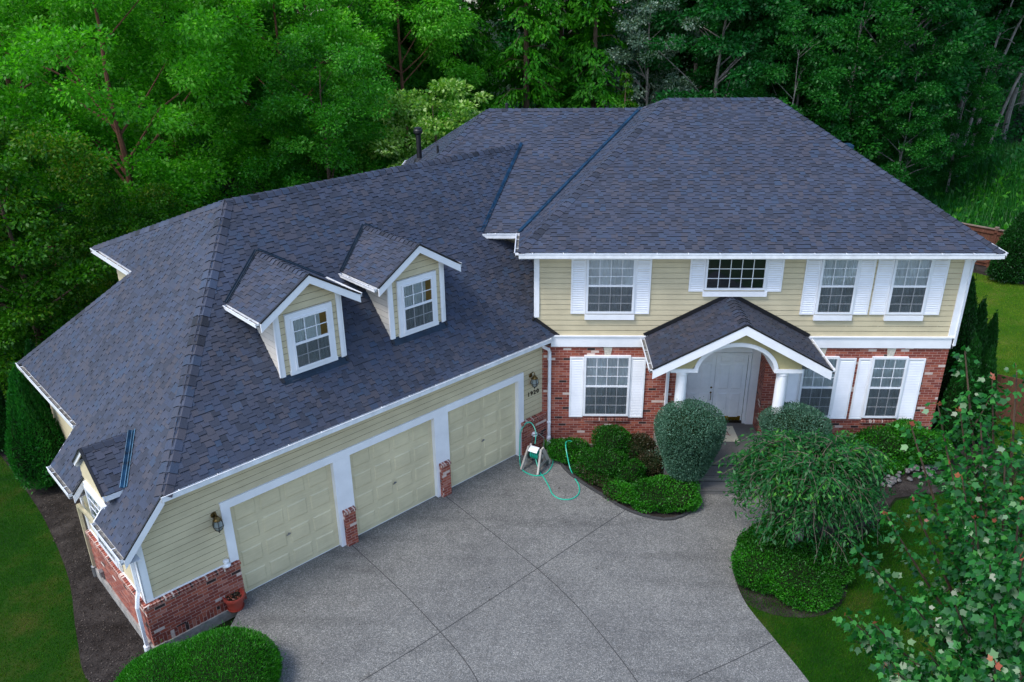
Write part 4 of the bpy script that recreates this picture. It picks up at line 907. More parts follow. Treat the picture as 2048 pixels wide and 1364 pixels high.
polymesh('gravel_pad', [(-48, 45.5), (-28, 49.5), (-27, 57), (-48, 54)], .5, 'gravel')

# ================================================================== LEAVES, TREES, SHRUBS
def np_mesh(name, V, nside, mats, mi=None, loops=None):
    me = bpy.data.meshes.new(name); nv = len(V); nf = nv // nside
    me.vertices.add(nv); me.vertices.foreach_set('co', np.ascontiguousarray(V, dtype=np.float32).ravel())
    me.loops.add(nv); me.loops.foreach_set('vertex_index', np.arange(nv, dtype=np.int32))
    me.polygons.add(nf); me.polygons.foreach_set('loop_start', np.arange(0, nv, nside, dtype=np.int32)); me.polygons.foreach_set('loop_total', np.full(nf, nside, dtype=np.int32))
    for m in mats: me.materials.append(M[m])
    if mi is not None: me.polygons.foreach_set('material_index', np.ascontiguousarray(mi, dtype=np.int32))
    me.update(calc_edges=True); me.validate(); return me
def norm(a): return a / np.maximum(1e-9, np.linalg.norm(a, axis=1, keepdims=True))
def leaf_quads(P, D, N, L, W):
    D = norm(D); S = norm(np.cross(N, D)); n = norm(np.cross(D, S)); L = L[:, None]; W = W[:, None]
    a = P; b = P + D * L * .45 + S * W * .5 + n * W * .12; c = P + D * L; d = P + D * L * .45 - S * W * .5 + n * W * .12
    return np.stack([a, b, c, d], 1).reshape(-1, 3)
MAPLE = np.array([(0, 0), (.30, .06), (.36, .26), (.56, .52), (.30, .58), (0, 1.0), (-.30, .58), (-.56, .52), (-.36, .26), (-.30, .06)])
def maple_quads(P, D, N, L):
    D = norm(D); S = norm(np.cross(N, D)); n = norm(np.cross(D, S)); out = []
    for x, y in MAPLE: out.append(P + D * L[:, None] * y + S * L[:, None] * x * .85 - n * (L * (abs(x) * .25 + y * y * .22))[:, None])
    return np.stack(out, 1).reshape(-1, 3)
def blob(rng, c, r, n, flat=.6, leaf=.1, asp=.55, droop=.2, shell=2.4, wild=.9):
    u = norm(rng.normal(size=(n, 3))); rad = rng.random(n) ** (1 / shell); p = u * rad[:, None] * np.array([1, 1, flat]) * r
    D = u * .9 + rng.normal(size=(n, 3)) * wild * .6 + np.array([0, 0, -droop]); N = rng.normal(size=(n, 3)) * .55 + np.array([0, 0, 1.0]) + u * .4
    L = leaf * rng.uniform(.7, 1.35, n); return p + c, D, N, L, L * asp
def crown_mesh(name, mat, seed, H, R, base, ncl, nl, leaf, clr=(.5, .95), flat=.55, asp=.6, top=1.0, shape='oval', droop=.15, shell_in=.45):
    rng = np.random.default_rng(seed); P, D, N, L, W = [], [], [], [], []; cc = []
    hz = (H - base) / 2; zc = base + hz
    lob = rng.normal(size=(7, 3)); lob = norm(lob); la = rng.uniform(.12, .34, 7)
    for i in range(ncl):
        d = norm(rng.normal(size=(1, 3)))[0]; f = shell_in + (1 - shell_in) * rng.random() ** .55
        k = 1 + sum(a * max(0, float(d @ l)) ** 3 for a, l in zip(la, lob)) - .12
        if shape == 'oval': c = np.array([d[0] * R, d[1] * R, d[2] * hz]) * f * k + (0, 0, zc)
        elif shape == 'column': z = rng.random(); rr = R * (1 - z ** 1.6 * .75) * (.55 + .45 * min(1, z * 6)); a = rng.random() * 6.283; c = np.array([math.cos(a) * rr * f, math.sin(a) * rr * f, base + z * (H - base)])
        r = rng.uniform(*clr); n = int(nl * (r / clr[1]) ** 2); cc.append(c)
        for l_, x in zip((P, D, N, L, W), blob(rng, c, r, n, flat, leaf, asp, droop)): l_.append(x)
    P, D, N, L, W = [np.concatenate(x) for x in (P, D, N, L, W)]
    D[:, :2] += (P[:, :2] / R) * .4
    return np_mesh(name, leaf_quads(P, D, N, L, W), 4, [mat]), cc
def trunk_obj(name, mat, seed, H, r0, tips, parent, lean=(0, 0), n_limb=18, start=.3, sides=7):
    rng = random.Random(seed); mb = MB(); pts = []; x = y = 0; n = 9
    for i in range(n + 1): t = i / n; pts.append(Vector((x + lean[0] * t, y + lean[1] * t, H * t - .2 * (i == 0)))); x += rng.uniform(-.12, .12) * H / 15; y += rng.uniform(-.12, .12) * H / 15
    mb.tube(pts, [r0 * (1 - .85 * i / n) * (1.25 if i == 0 else 1) for i in range(n + 1)], sides)
    tips = list(tips); rng.shuffle(tips)
    for c in tips[:n_limb]:
        c = Vector(c); zt_ = max(start * H, c.z - (Vector((c.x, c.y)).length) * rng.uniform(.5, 1.0)); t = min(.97, zt_ / H); k = t * n; i = min(n - 1, int(k)); a = pts[i].lerp(pts[i + 1], k - i)
        m = a.lerp(c, .5) + Vector((rng.uniform(-.2, .2), rng.uniform(-.2, .2), rng.uniform(-.1, .35))); r = r0 * (1 - .85 * t) * .55; mb.tube([a, m, c], [r, r * .6, r * .2], 5, cap=False)
    return mb.build(name, mat, parent)
def make_tree(label, cat, mat, bark, seed, H, R, base, ncl, nl, leaf, group=None, r0=None, lean=(0, 0), limbs=18, name='tree', **kw):
    root = empty(name, (0, 0, -.0), label=label, cat=cat, group=group)
    me, cc = crown_mesh('crown', mat, seed, H, R, base, ncl, nl, leaf, **kw); c = bpy.data.objects.new('crown', me); coll.objects.link(c); c.parent = root; c.location = (lean[0] * .6, lean[1] * .6, 0)
    trunk_obj('trunk', bark, seed + 1, H * .9, r0 or H * .012, cc, root, lean, limbs); return root
def place(root, x, y, rz=0, s=1.0, label=None, z=None, first=False, group=None, sz=None):
    o = root if first else copy_tree(root); o.location = (x, y, (gh(x, y) if z is None else z) - .05); o.rotation_euler = (0, 0, rz); o.scale = (s, s, sz or s)
    if label: o['label'] = label
    if group: o['group'] = group
    return o
TR = 'trees standing in the wood behind the house'
# --- bright birches on the left
b1 = make_tree('tall bright green birch, far left of the garage roof', 'tree', 'lf_bright', 'barkred', 101, 15.5, 4.3, 2.2, 165, 800, .145, TR, clr=(.5, 1.1), name='birch_tree', r0=.17)
b2 = make_tree('light green birch with hanging shoots behind the garage ridge', 'tree', 'lf_bright', 'barkred', 105, 14, 3.6, 1.8, 145, 720, .135, TR, clr=(.5, 1.0), droop=.5, name='birch_tree', r0=.15)
m1 = make_tree('mid green leafy tree', 'tree', 'lf_mid', 'bark', 111, 16, 4.6, 2.5, 150, 560, .18, TR, clr=(.6, 1.2), name='broadleaf_tree', r0=.2)
d1 = make_tree('dark green alder', 'tree', 'lf_dark', 'barkgrey', 121, 18, 3.6, 3.5, 150, 430, .20, TR, clr=(.5, 1.05), name='alder_tree', r0=.17, flat=.5)
d2 = make_tree('dark green cottonwood', 'tree', 'lf_dark', 'barkgrey', 125, 17, 4.2, 2.8, 150, 460, .22, TR, clr=(.55, 1.15), name='alder_tree', r0=.19, lean=(1.2, .4), flat=.5)
d3 = make_tree('mid green alder at the wood edge', 'tree', 'lf_wood', 'barkgrey', 129, 14, 3.2, 2.2, 120, 420, .18, TR, clr=(.45, .95), name='alder_tree', r0=.13)
ol = make_tree('dark olive maple with bronze-tinted leaves left of the house', 'tree', 'lf_olive', 'bark', 131, 8.8, 3.3, 1.0, 150, 520, .12, None, clr=(.4, .85), flat=.38, name='maple_tree', r0=.13)
lm = make_tree('pale lime-leaved small tree behind the chimney pipe', 'tree', 'lf_lime', 'bark', 141, 7.8, 3.0, 1.2, 120, 420, .15, None, clr=(.35, .8), flat=.4, name='small_tree', r0=.1)
sv = make_tree('silvery grey-green willow left of the main ridge end', 'tree', 'lf_silver', 'barkgrey', 151, 13.5, 2.1, 3, 95, 420, .13, None, clr=(.35, .75), name='willow_tree', r0=.12)
_ = lambda s: s
place(b1, -15.5, 10.5, .3, 1.0, 'tall bright green birch nearest the upper left corner of the photo', first=True)
place(b1, -21.5, 14, 2.1, 1.05, 'bright green birch at the left edge of the photo, upper part'); place(b1, -11.2, 16.5, 4.0, .92, 'bright green birch behind the left end of the garage ridge', group=TR)
place(b2, -6.6, 21.5, .5, 1.05, 'light green drooping birch between the flue pipe and the birches', first=True); place(b2, -27, 22, 1.5, 1.2, 'distant bright birch behind the other birches'); place(b2, -17.5, 19.5, 3.2, 1.15, 'second-row birch with reddish trunk behind the upper left birches')
place(m1, -8.6, 13.2, 1.1, .62, 'low mid-green leafy tree peeping over the middle of the garage ridge', first=True); place(m1, -11.5, 24, 2.5, 1.1, 'mid green leafy tree in the second row behind the garage ridge'); place(m1, -21, 28, .5, 1.15, 'mid green tree at the back of the left wood'); place(m1, -32, 30, 4.5, 1.2, 'mid green tree deep in the left wood')
place(ol, -16.2, 3.6, .4, 1.0, first=True); place(ol, -19.8, 5.6, 2.4, 1.1, 'bronze-tinted olive maple cut by the left edge of the photo')
place(ol, -13.8, 6.0, 1.2, .72, 'small olive maple tucked behind the left corner of the roof')
place(lm, -4.2, 14.6, .2, 1.05, first=True); place(lm, -1.6, 15.2, 2.2, .86, 'pale lime-leaved shrubby tree just behind the left hip of the main roof')
place(sv, 5.6, 24.5, 0, 1.0, first=True)
# --- cedars
def cedar(label, seed, H, R, mat='lf_cedar', dens=1.0, leaf=.22):
    rng = np.random.default_rng(seed); root = empty('cedar_tree', label=label, cat='tree', group='cedars behind the main roof'); P, D, N, L = [], [], [], []; nb = int(210 * dens); mbt = MB()
    mbt.tube([(0, 0, -.2), (0, 0, H * .5), (0, 0, H)], [H * .016, H * .009, .02], 7)
    for i in range(nb):
        z = H * (.04 + .95 * rng.random() ** 1.15); rr = R * (1 - z / H) ** .75 * rng.uniform(.75, 1.15) + .15; a = rng.random() * 6.283; n = int(26 + 150 * rr / R)
        t = rng.random(n) ** .6; x = t * rr; zz = z + .18 * x - .42 * x * x / max(.6, rr); lat = rng.normal(size=n) * .20 * (.35 + x * .45)
        ca, sa = math.cos(a), math.sin(a); p = np.stack([ca * x - sa * lat, sa * x + ca * lat, zz - np.abs(lat) * .6 + rng.normal(size=n) * .05], 1)
        d = np.stack([ca * np.ones(n) * .55 - sa * np.sign(lat) * .5, sa * np.ones(n) * .55 + ca * np.sign(lat) * .5, -.65 * np.ones(n)], 1) + rng.normal(size=(n, 3)) * .25
        P.append(p); D.append(d); N.append(np.stack([ca * np.ones(n) * .6, sa * np.ones(n) * .6, np.ones(n)], 1) + rng.normal(size=(n, 3)) * .35); L.append(leaf * rng.uniform(.7, 1.4, n))
        if i % 5 == 0: mbt.tube([(0, 0, z), (ca * rr * .5, sa * rr * .5, z + .05 * rr), (ca * rr * .9, sa * rr * .9, z - .2 * rr)], [.035, .02, .008], 4, cap=False)
    P, D, N, L = [np.concatenate(x) for x in (P, D, N, L)]
    c = bpy.data.objects.new('crown', np_mesh('crown', leaf_quads(P, D, N, L, L * .42), 4, [mat])); coll.objects.link(c); c.parent = root; mbt.build('trunk', 'bark', root); return root
c1 = cedar('c', 201, 15.5, 3.3); c2 = cedar('c', 205, 13.5, 2.9)
place(c1, -.6, 22.5, .4, 1.0, 'tall green cedar right behind the left end of the main roof ridges', first=True); place(c1, 2.9, 24.6, 2.2, .98, 'tall green cedar behind the middle of the upper ridge'); place(c1, -4.6, 28, 3.4, 1.15, 'cedar in the second row, left of the other cedars')
place(c2, 1.2, 27.5, 1.0, 1.15, 'cedar squeezed in behind the two front cedars', first=True); place(c2, -8.6, 31, 1.0, 1.3, 'distant cedar above the flue pipe')
c3 = cedar('c', 209, 9.6, 1.9, 'lf_olive', .8, .16); place(c3, 4.3, 22.0, 0, .82, 'yellowish-green small conifer left of the silvery willow', first=True)
# --- dark wood on the right
R_ = random.Random(77); WG_ = 'dark alders in the wood to the right'
spots = [(9, 24.5, d2, .85), (12.5, 27, d1, 1.0), (16, 24, d3, 1.0), (19.2, 27.5, d2, 1.0), (22.5, 31, d1, 1.0), (26.5, 33.5, d2, .95), (31, 36.5, d1, 1.05), (12.5, 21.6, d3, .7), (9.5, 31, d1, 1.1), (15.5, 33, d2, 1.1), (20, 37, d1, 1.15), (26, 41, d2, 1.1), (33, 44, d1, 1.2), (6.2, 33, d1, 1.1), (37, 39, d2, 1.1), (18.6, 22.6, d3, .62), (23.2, 26.6, d3, .55), (38, 48, d1, 1.2)]
lab = ['dark alder behind the right end of the main ridge', 'tall dark alder above the main ridge centre right', 'mid-green alder with bright leaf tufts right of the main ridge', 'big dark cottonwood right of the roof apex', 'slender dark alder with pale trunk in the right wood', 'leaning dark cottonwood above the far right lawn', 'dark alder at the right edge of the photo',
       'low alder touching the roof ridge on the right', None, None, None, None, None, None, None, 'small bushy alder over the right hip of the roof', 'small bushy alder at the edge of the grass bank', None]
seen = set()
for (x, y, t, s), l in zip(spots, lab):
    f = t.name not in seen; seen.add(t.name)
    place(t, x, y, R_.random() * 6, s, l or 'dark green tree deep in the wood behind the front row of alders', first=f, group=WG_)
for i, (x, y, s) in enumerate([(-40, 26, 1.2), (-38, 38, 1.2), (-29, 40, 1.2), (-22, 38, 1.2), (-15, 34, 1.2), (-12, 42, 1.3), (-5, 38, 1.2), (1, 36, 1.2), (-46, 44, 1.3), (-33, 60, 1.4), (-22, 58, 1.4), (-10, 56, 1.4), (2, 50, 1.35), (12, 46, 1.3), (22, 54, 1.35), (34, 60, 1.4), (-46, 62, 1.4), (10, 62, 1.4), (46, 56, 1.4)]):
    t = (m1, d1, m1, d2)[i % 4] if x < 0 else (d1, d2)[i % 2]; place(t, x, y, R_.random() * 6, s, 'distant tree closing off the wood behind everything else', group='distant trees closing the view')
# slanting bare trunks above the right grass bank
for i, (x, y, l, h) in enumerate([(25.0, 31.5, (1.6, .2), 9), (25.7, 31.0, (1.2, .1), 9.5), (26.3, 31.4, (2.2, .3), 10), (27.6, 31.8, (2.5, .2), 8.5), (21.0, 27.6, (.5, 0), 10), (13.2, 23.6, (0, 0), 8), (15.0, 23.3, (.2, 0), 7)]):
    mb = MB(); r_ = random.Random(i); mb.tube([(l[0] * t * t * .6 + l[0] * t * .4 + r_.uniform(-.05, .05), l[1] * t, h * t - .1) for t in (0, .25, .5, .75, 1)], [.11, .10, .085, .07, .04], 7)
    for k in range(5): t = r_.uniform(.3, .9); a = r_.random() * 6; b_ = Vector((l[0] * t, l[1] * t, h * t)); mb.tube([b_, b_ + Vector((math.cos(a) * .5, math.sin(a) * .5, .25)), b_ + Vector((math.cos(a) * 1.2, math.sin(a) * 1.2, .35))], [.03, .02, .008], 4, cap=False)
    o = mb.build('bare_trunk', 'barkgrey'); o.location = (x, y, gh(x, y)); tag(o, ['leftmost', 'second', 'third', 'rightmost'][i] + ' of the pale slanting trunks above the grass bank' if i < 4 else ['pale upright trunk showing in the dark gap of the right wood', 'thin pale trunk left of the roof apex', 'thin pale trunk just right of the roof apex'][i - 4], 'tree trunk', 'pale bare trunks in the wood')
# undergrowth: uncountable
def scatter_stuff(name, mat, seed, pts_fn, n, leaf, per=14, r=.5, flat=.5, asp=.5, lift=.25, material2=None):
    rng = np.random.default_rng(seed); c = pts_fn(rng, n); m = len(c); u = norm(rng.normal(size=(m * per, 3))); cr = np.repeat(c, per, 0); rr = r * rng.random((m * per, 1)) ** .5
    sc_ = np.repeat(rng.uniform(.5, 1.3, (m, 1)), per, 0); P = cr + u * rr * sc_ * np.array([1, 1, flat]) + np.array([0, 0, lift]) * sc_
    L = leaf * rng.uniform(.6, 1.4, m * per); me = np_mesh(name, leaf_quads(P, u + np.array([0, 0, .2]) + rng.normal(size=u.shape) * .5, rng.normal(size=u.shape) * .5 + np.array([0, 0, 1.]), L, L * asp), 4, [mat])
    o = bpy.data.objects.new(name, me); coll.objects.link(o); return o
def rect_pts(x0, x1, y0, y1, keep=None):
    def f(rng, n):
        x = rng.uniform(x0, x1, n); y = rng.uniform(y0, y1, n); p = [(a, b, gh(a, b)) for a, b in zip(x, y) if keep is None or keep(a, b)]; return np.array(p)
    return f
o = scatter_stuff('undergrowth', 'lf_dark', 301, rect_pts(-48, 46, 10, 60, lambda a, b: not (a > 10.5 and b < 21.5 + max(0, (a - 22)) * 1.0) and not (-48 < a < -27 and 44 < b < 58) and b > 12 - .0 * a and not (-5.5 < a < 12 and b < 12)), 5200, .26, 22, 1.0, .6, lift=.5); tag(o, 'dark undergrowth of ferns and saplings between the trunks', 'undergrowth', kind='stuff')
o = scatter_stuff('undergrowth', 'lf_olive', 302, rect_pts(-26, -13.2, 1, 14, lambda a, b: a + b < -4), 900, .16, 26, .8, .5, lift=.3); tag(o, 'olive green low growth under the maples left of the house', 'undergrowth', kind='stuff')
def blades(name, mat, seed, region, n, h, w, z=None, label='', tilt=.5):
    rng = np.random.default_rng(seed); c = region(rng, n); m = len(c)
    if z is not None: c[:, 2] = z
    a = rng.random(m) * 6.283; d = np.stack([np.cos(a), np.sin(a), np.zeros(m)], 1); t = np.stack([-d[:, 1], d[:, 0], np.zeros(m)], 1); L = (h * rng.uniform(.5, 1.4, m))[:, None]
    tip = c + np.array([0, 0, 1.]) * L + t * L * tilt * rng.random((m, 1)); V = np.stack([c - d * w / 2, c + d * w / 2, tip], 1).reshape(-1, 3)
    o = bpy.data.objects.new(name, np_mesh(name, V, 3, [mat])); coll.objects.link(o); return tag(o, label, 'grass', kind='stuff')
def inpoly(pts):
    P = np.array(pts)
    def f(x, y):
        r = np.zeros(len(x), bool); j = len(P) - 1
        for i in range(len(P)):
            xi, yi, xj, yj = *P[i], *P[j]; c = ((yi > y) != (yj > y)) & (x < (xj - xi) * (y - yi) / (yj - yi + 1e-12) + xi); r ^= c; j = i
        return r
    return f
def poly_pts(pts, bb, z):
    f = inpoly(pts)
    def g(rng, n):
        x = rng.uniform(bb[0], bb[1], n); y = rng.uniform(bb[2], bb[3], n); k = f(x, y); return np.stack([x[k], y[k], np.full(k.sum(), z)], 1)
    return g
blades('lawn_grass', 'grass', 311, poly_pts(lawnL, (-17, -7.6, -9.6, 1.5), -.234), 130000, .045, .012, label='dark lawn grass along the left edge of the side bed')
blades('lawn_grass', 'grass', 312, poly_pts(lawnR, (4.5, 12, -9.2, -1.4), .010), 130000, .045, .012, label='dark green front lawn grass right of the driveway')
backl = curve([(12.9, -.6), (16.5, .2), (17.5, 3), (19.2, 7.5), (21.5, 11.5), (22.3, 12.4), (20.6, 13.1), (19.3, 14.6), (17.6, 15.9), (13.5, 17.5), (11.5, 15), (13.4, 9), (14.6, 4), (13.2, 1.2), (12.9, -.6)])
blades('lawn_grass', 'grass_yellow', 313, poly_pts(backl, (11.5, 22.5, -.6, 16), .019), 110000, .05, .016, label='yellower back lawn grass below the wooden fence')
blades('tall_grass', 'lf_wood', 314, rect_pts(13, 34, 17, 33, lambda a, b: a + b > 37.4), 46000, .75, .05, label='tall rank grass on the bank behind the wooden fence', tilt=.9)
o = scatter_stuff('bank_weeds', 'lf_mid', 315, rect_pts(14, 32, 17.5, 27, lambda a, b: a + b > 38.4), 420, .26, 16, .5, .6, lift=.35); tag(o, 'broad-leaved weeds growing along the grass bank', 'weeds', kind='stuff')

# ---- clipped shrubs
def shrub(name, label, mat, loc, rx, ry, h, z0=.0, n=9000, leaf=.045, seed=1, shape='dome', rough=.05, asp=.5, bot=.75, up=.3, cat='shrub', group=None, mats=None, stem=None, core=.86, tuft=0):
    rng = np.random.default_rng(seed); u = norm(rng.normal(size=(n, 3)))
    k = rng.normal(size=(9, 3)) * 3.2; ph = rng.random(9) * 6
    def surf(d, shrink=1.0):
        bump_ = 1 + rough * sum(np.sin(d @ a + b) for a, b in zip(k, ph)) / 2.0; d = d * 1.0
        if shape == 'dome': e = 2.3; q = (np.abs(d[:, 0]) ** e + np.abs(d[:, 1]) ** e + np.abs(d[:, 2]) ** e) ** (-1 / e); p = d * q[:, None] * bump_[:, None] * shrink; p = p * np.array([rx, ry, h / 2]) + np.array([0, 0, z0 + h / 2])
        elif shape == 'flat': e = 3.6; q = (np.abs(d[:, 0]) ** 2.4 + np.abs(d[:, 1]) ** 2.4 + np.abs(d[:, 2]) ** e) ** (-1 / 2.8); p = d * q[:, None] * bump_[:, None] * shrink; p = p * np.array([rx, ry, h / 2]) + np.array([0, 0, z0 + h / 2])
        elif shape == 'cone': t = (d[:, 2] + 1) / 2; r_ = ((1 - t) ** .7) * (1 - np.exp(-t * 14)) * 1.02; a = np.arctan2(d[:, 1], d[:, 0]); p = np.stack([np.cos(a) * r_ * rx, np.sin(a) * r_ * ry, t * h], 1) * np.stack([bump_ * shrink, bump_ * shrink, np.ones(len(d)) * (.5 + .5 * shrink)], 1) + np.array([0, 0, z0])
        elif shape == 'vase': t = (d[:, 2] + 1) / 2; r_ = (bot + (1 - bot) * np.minimum(1, t * 1.6)) * np.sqrt(np.clip(1 - np.clip((t - .72) / .28, 0, 1) ** 2.2, 0, 1)) * np.clip(t * 9, 0, 1) ** .5; a = np.arctan2(d[:, 1], d[:, 0]); p = np.stack([np.cos(a) * r_ * rx, np.sin(a) * r_ * ry, t * h], 1) * np.stack([bump_ * shrink, bump_ * shrink, np.ones(len(d)) * (.35 + .65 * shrink)], 1) + np.array([0, 0, z0])
        return p
    sh = 1 - rng.random(n) ** 2 * .16 + (rng.random(n) > .965) * rng.random(n) * .13
    P = surf(u) ; c = np.array([0, 0, z0 + h * .45]); P = c + (P - c) * sh[:, None]
    O = norm(P - c); D = O * .7 + rng.normal(size=(n, 3)) * .55 + np.array([0, 0, up]); N = O + rng.normal(size=(n, 3)) * .7
    L = leaf * rng.uniform(.5, 1.55, n)
    if tuft: L *= 1 + tuft * (rng.random(n) > .93)
    mi = None
    root = empty(name, loc, label=label, cat=cat, group=group)
    me = np_mesh('foliage', leaf_quads(P, D, N, L, L * asp), 4, [mat] if not mats else mats, None if not mats else (np.sin(P @ np.array([2.1, 1.7, 2.6]) + seed) + rng.normal(size=n) * .5 > .75).astype(np.int32))
    f = bpy.data.objects.new('foliage', me); coll.objects.link(f); f.parent = root
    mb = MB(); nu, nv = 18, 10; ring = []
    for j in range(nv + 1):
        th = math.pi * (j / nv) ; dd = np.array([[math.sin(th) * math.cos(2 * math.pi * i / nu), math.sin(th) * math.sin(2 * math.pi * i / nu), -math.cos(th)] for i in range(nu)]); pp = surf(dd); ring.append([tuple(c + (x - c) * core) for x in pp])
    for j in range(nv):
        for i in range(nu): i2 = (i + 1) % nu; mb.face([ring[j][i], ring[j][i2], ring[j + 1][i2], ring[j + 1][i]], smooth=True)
    mb.build('inner_core', 'ground', root)  # closed dark shell added inside to stop the view through the leaves
    if stem:
        mb = MB(); mb.tube([(0, 0, -.05), (0, 0, stem)], [.05, .04], 7); mb.build('trunk', 'bark', root)
    return root
BD = 'shrubs in the planting bed left of the steps'
shrub('shrub', 'round dark green clipped shrub against the brick wall, rear of the bed', 'lf_box', (2.1, -.95, 0), .52, .50, 1.05, .05, 9000, .04, 1, group=BD, rough=.08)
shrub('shrub', 'brownish green shrub right of the round rear shrub', 'lf_brown', (2.82, -.98, 0), .48, .42, .86, .0, 6500, .045, 2, group=BD, rough=.1, mats=['lf_brown', 'lf_box'])
shrub('shrub', 'wide dark green shrub in the middle of the left bed', 'lf_box', (1.80, -1.62, 0), .60, .50, .80, .0, 8500, .04, 3, group=BD, rough=.09)
shrub('shrub', 'small low dark shrub in front centre of the left bed', 'lf_box', (2.52, -1.92, 0), .40, .36, .62, .0, 5000, .04, 4, group=BD, rough=.1, mats=['lf_box', 'lf_brown'])
shrub('shrub', 'dull sparse shrub next to the big blue-green bush', 'lf_brown', (3.12, -1.55, 0), .40, .36, .66, .0, 4500, .045, 5, group=BD, rough=.1, mats=['lf_brown', 'lf_silver'])
shrub('groundcover', 'bright green low hedge at the downspout end of the left bed', 'lf_hedge', (.95, -.78, 0), .62, .36, .52, .0, 8000, .04, 6, rough=.1, group=BD, mats=['lf_hedge', 'lf_box'])
shrub('groundcover', 'narrow green and brown strip along the driveway side of the left bed', 'lf_box', (1.55, -1.86, 0), .62, .22, .40, .0, 6000, .04, 7, rough=.12, group=BD, mats=['lf_box', 'lf_brown']).rotation_euler = (0, 0, -.85)
shrub('groundcover', 'bright green low mat filling the rounded front of the left bed', 'lf_hedge', (3.28, -2.72, 0), .90, .62, .46, .0, 15000, .042, 8, shape='flat', rough=.09, group=BD, mats=['lf_hedge', 'lf_box'])
shrub('groundcover', 'green and brown patch left of the rounded front of the bed', 'lf_box', (2.25, -2.62, 0), .50, .34, .40, .0, 6000, .042, 9, rough=.12, group=BD, mats=['lf_hedge', 'lf_brown']).rotation_euler = (0, 0, -.7)
shrub('blue_shrub', 'tall blue-green clipped bush left of the front steps', 'lf_blue', (3.90, -2.10, 0), .80, .78, 2.15, .30, 46000, .038, 10, shape='vase', rough=.06, bot=.52, stem=.5, cat='shrub')
shrub('blue_shrub', 'shorter blue-green clipped bush right of the front steps', 'lf_blue', (6.58, -1.98, 0), .82, .74, 2.0, .30, 38000, .038, 11, shape='vase', rough=.06, bot=.7, stem=.4)
shrub('shrub', 'bright green spreading shrub under the right ground floor windows', 'lf_hedge', (9.35, -.85, 0), 1.15, .62, .80, .0, 17000, .05, 12, shape='flat', rough=.12, mats=['lf_hedge', 'lf_box'])
shrub('shrub', 'green shrub at the right house corner above the stone edging', 'lf_hedge', (10.15, -.75, 0), .85, .62, 1.10, .0, 14000, .05, 13, rough=.14, mats=['lf_hedge', 'lf_box'])
shrub('shrub', 'dark green shrub between the blue-green bush and the right windows', 'lf_box', (8.3, -1.45, 0), .8, .6, .7, .0, 9000, .05, 14, rough=.14)
# kidney hedge round the weeping tree
for i, (x, y, r, h, l) in enumerate([(5.15, -5.55, .72, .60, 'left lobe of the low green hedge under the weeping tree'), (5.75, -5.95, .80, .56, 'front lobe of the low green hedge under the weeping tree'), (6.35, -5.45, .68, .58, 'right lobe of the low green hedge under the weeping tree'), (5.35, -4.85, .60, .6, 'rear lobe of the low green hedge under the weeping tree')]):
    shrub('hedge', l, 'lf_box', (x, y, 0), r, r * .9, h, .0, 15000, .042, 20 + i, shape='flat', rough=.07, mats=['lf_box', 'lf_hedge'], cat='hedge')
for i, (x, y, r, h, l) in enumerate([(-5.84, -8.98, 1.06, 1.06, 'right lobe of the bright clipped bush at the bottom edge'), (-6.72, -9.28, 1.0, .98, 'left lobe of the bright clipped bush at the bottom edge beside the garage corner')]):
    shrub('clipped_bush', l, 'lf_hedge', (x, y, -.16), r, r * .95, h, .0, 62000, .045, 30 + i, rough=.035, up=.9, asp=.22, cat='shrub', core=.92)
ARB = 'arborvitae columns at the right corner of the house'
for i, (x, y, r, h, l) in enumerate([(11.86, 1.15, .68, 4.65, 'tallest arborvitae column touching the right house corner'), (12.36, 1.25, .60, 3.95, 'middle arborvitae column at the right house corner'), (12.9, 1.45, .48, 3.45, 'shortest, rightmost arborvitae column'), (11.8, .2, .62, 3.3, 'low arborvitae in front of the tallest column'), (12.4, .4, .6, 2.9, 'arborvitae partly hidden by the red-tipped maple')]):
    shrub('arborvitae', l, 'lf_thuja', (x, y, 0), r, r, h, .0, 17000, .07, 40 + i, shape='cone', rough=.12, up=1.4, asp=.35, cat='shrub', group=ARB)
for i, (x, y, r, h, l) in enumerate([(-13.2, -2.0, .78, 3.5, 'dark arborvitae at the left rear corner of the garage'), (-15.6, -.2, .7, 2.8, 'arborvitae cut by the left edge of the photo'), (-14.3, .4, .65, 3.2, 'arborvitae behind the other two at the left rear')]):
    shrub('arborvitae', l, 'lf_wood' if i == 0 else 'lf_thuja', (x, y, -.22), r, r, h, .0, 26000, .075, 50 + i, shape='cone', rough=.16, up=1.4, asp=.32, cat='shrub', group='arborvitae at the left rear of the garage')
shrub('conifer', 'conical dark spruce in front of the wooden back fence', 'lf_thuja', (20.1, 13.6, 0), .95, .95, 3.0, .0, 16000, .09, 60, shape='cone', rough=.08, up=.5, asp=.4, cat='tree')

def litter(name, mat, seed, region, n, size, label, cat='litter', dz=.012):
    rng = np.random.default_rng(seed); c = region(rng, n); m = len(c); c[:, 2] += dz + rng.random(m) * .02; a = rng.random(m) * 6.283; D = np.stack([np.cos(a), np.sin(a), rng.normal(size=m) * .25], 1); N = rng.normal(size=(m, 3)) * .3 + np.array([0, 0, 1.]); L = size * rng.uniform(.4, 1.6, m)
    o = bpy.data.objects.new(name, np_mesh(name, leaf_quads(c, D, N, L, L * rng.uniform(.25, .6, m)), 4, [mat])); coll.objects.link(o); return tag(o, label, cat, kind='stuff')
sb = hl + [(-12, 4), tuple(gp(10.3, -8, 0))[:2], tuple(gp(11.1, -3, 0))[:2], tuple(gp(11.2, .3, 0))[:2], (-7.9, -8.4)]
litter('mulch_chips', 'chips', 401, poly_pts(sb, (-16, -7, -9.6, 3), -.228), 60000, .032, 'loose bark chips on the side bed left of the garage')
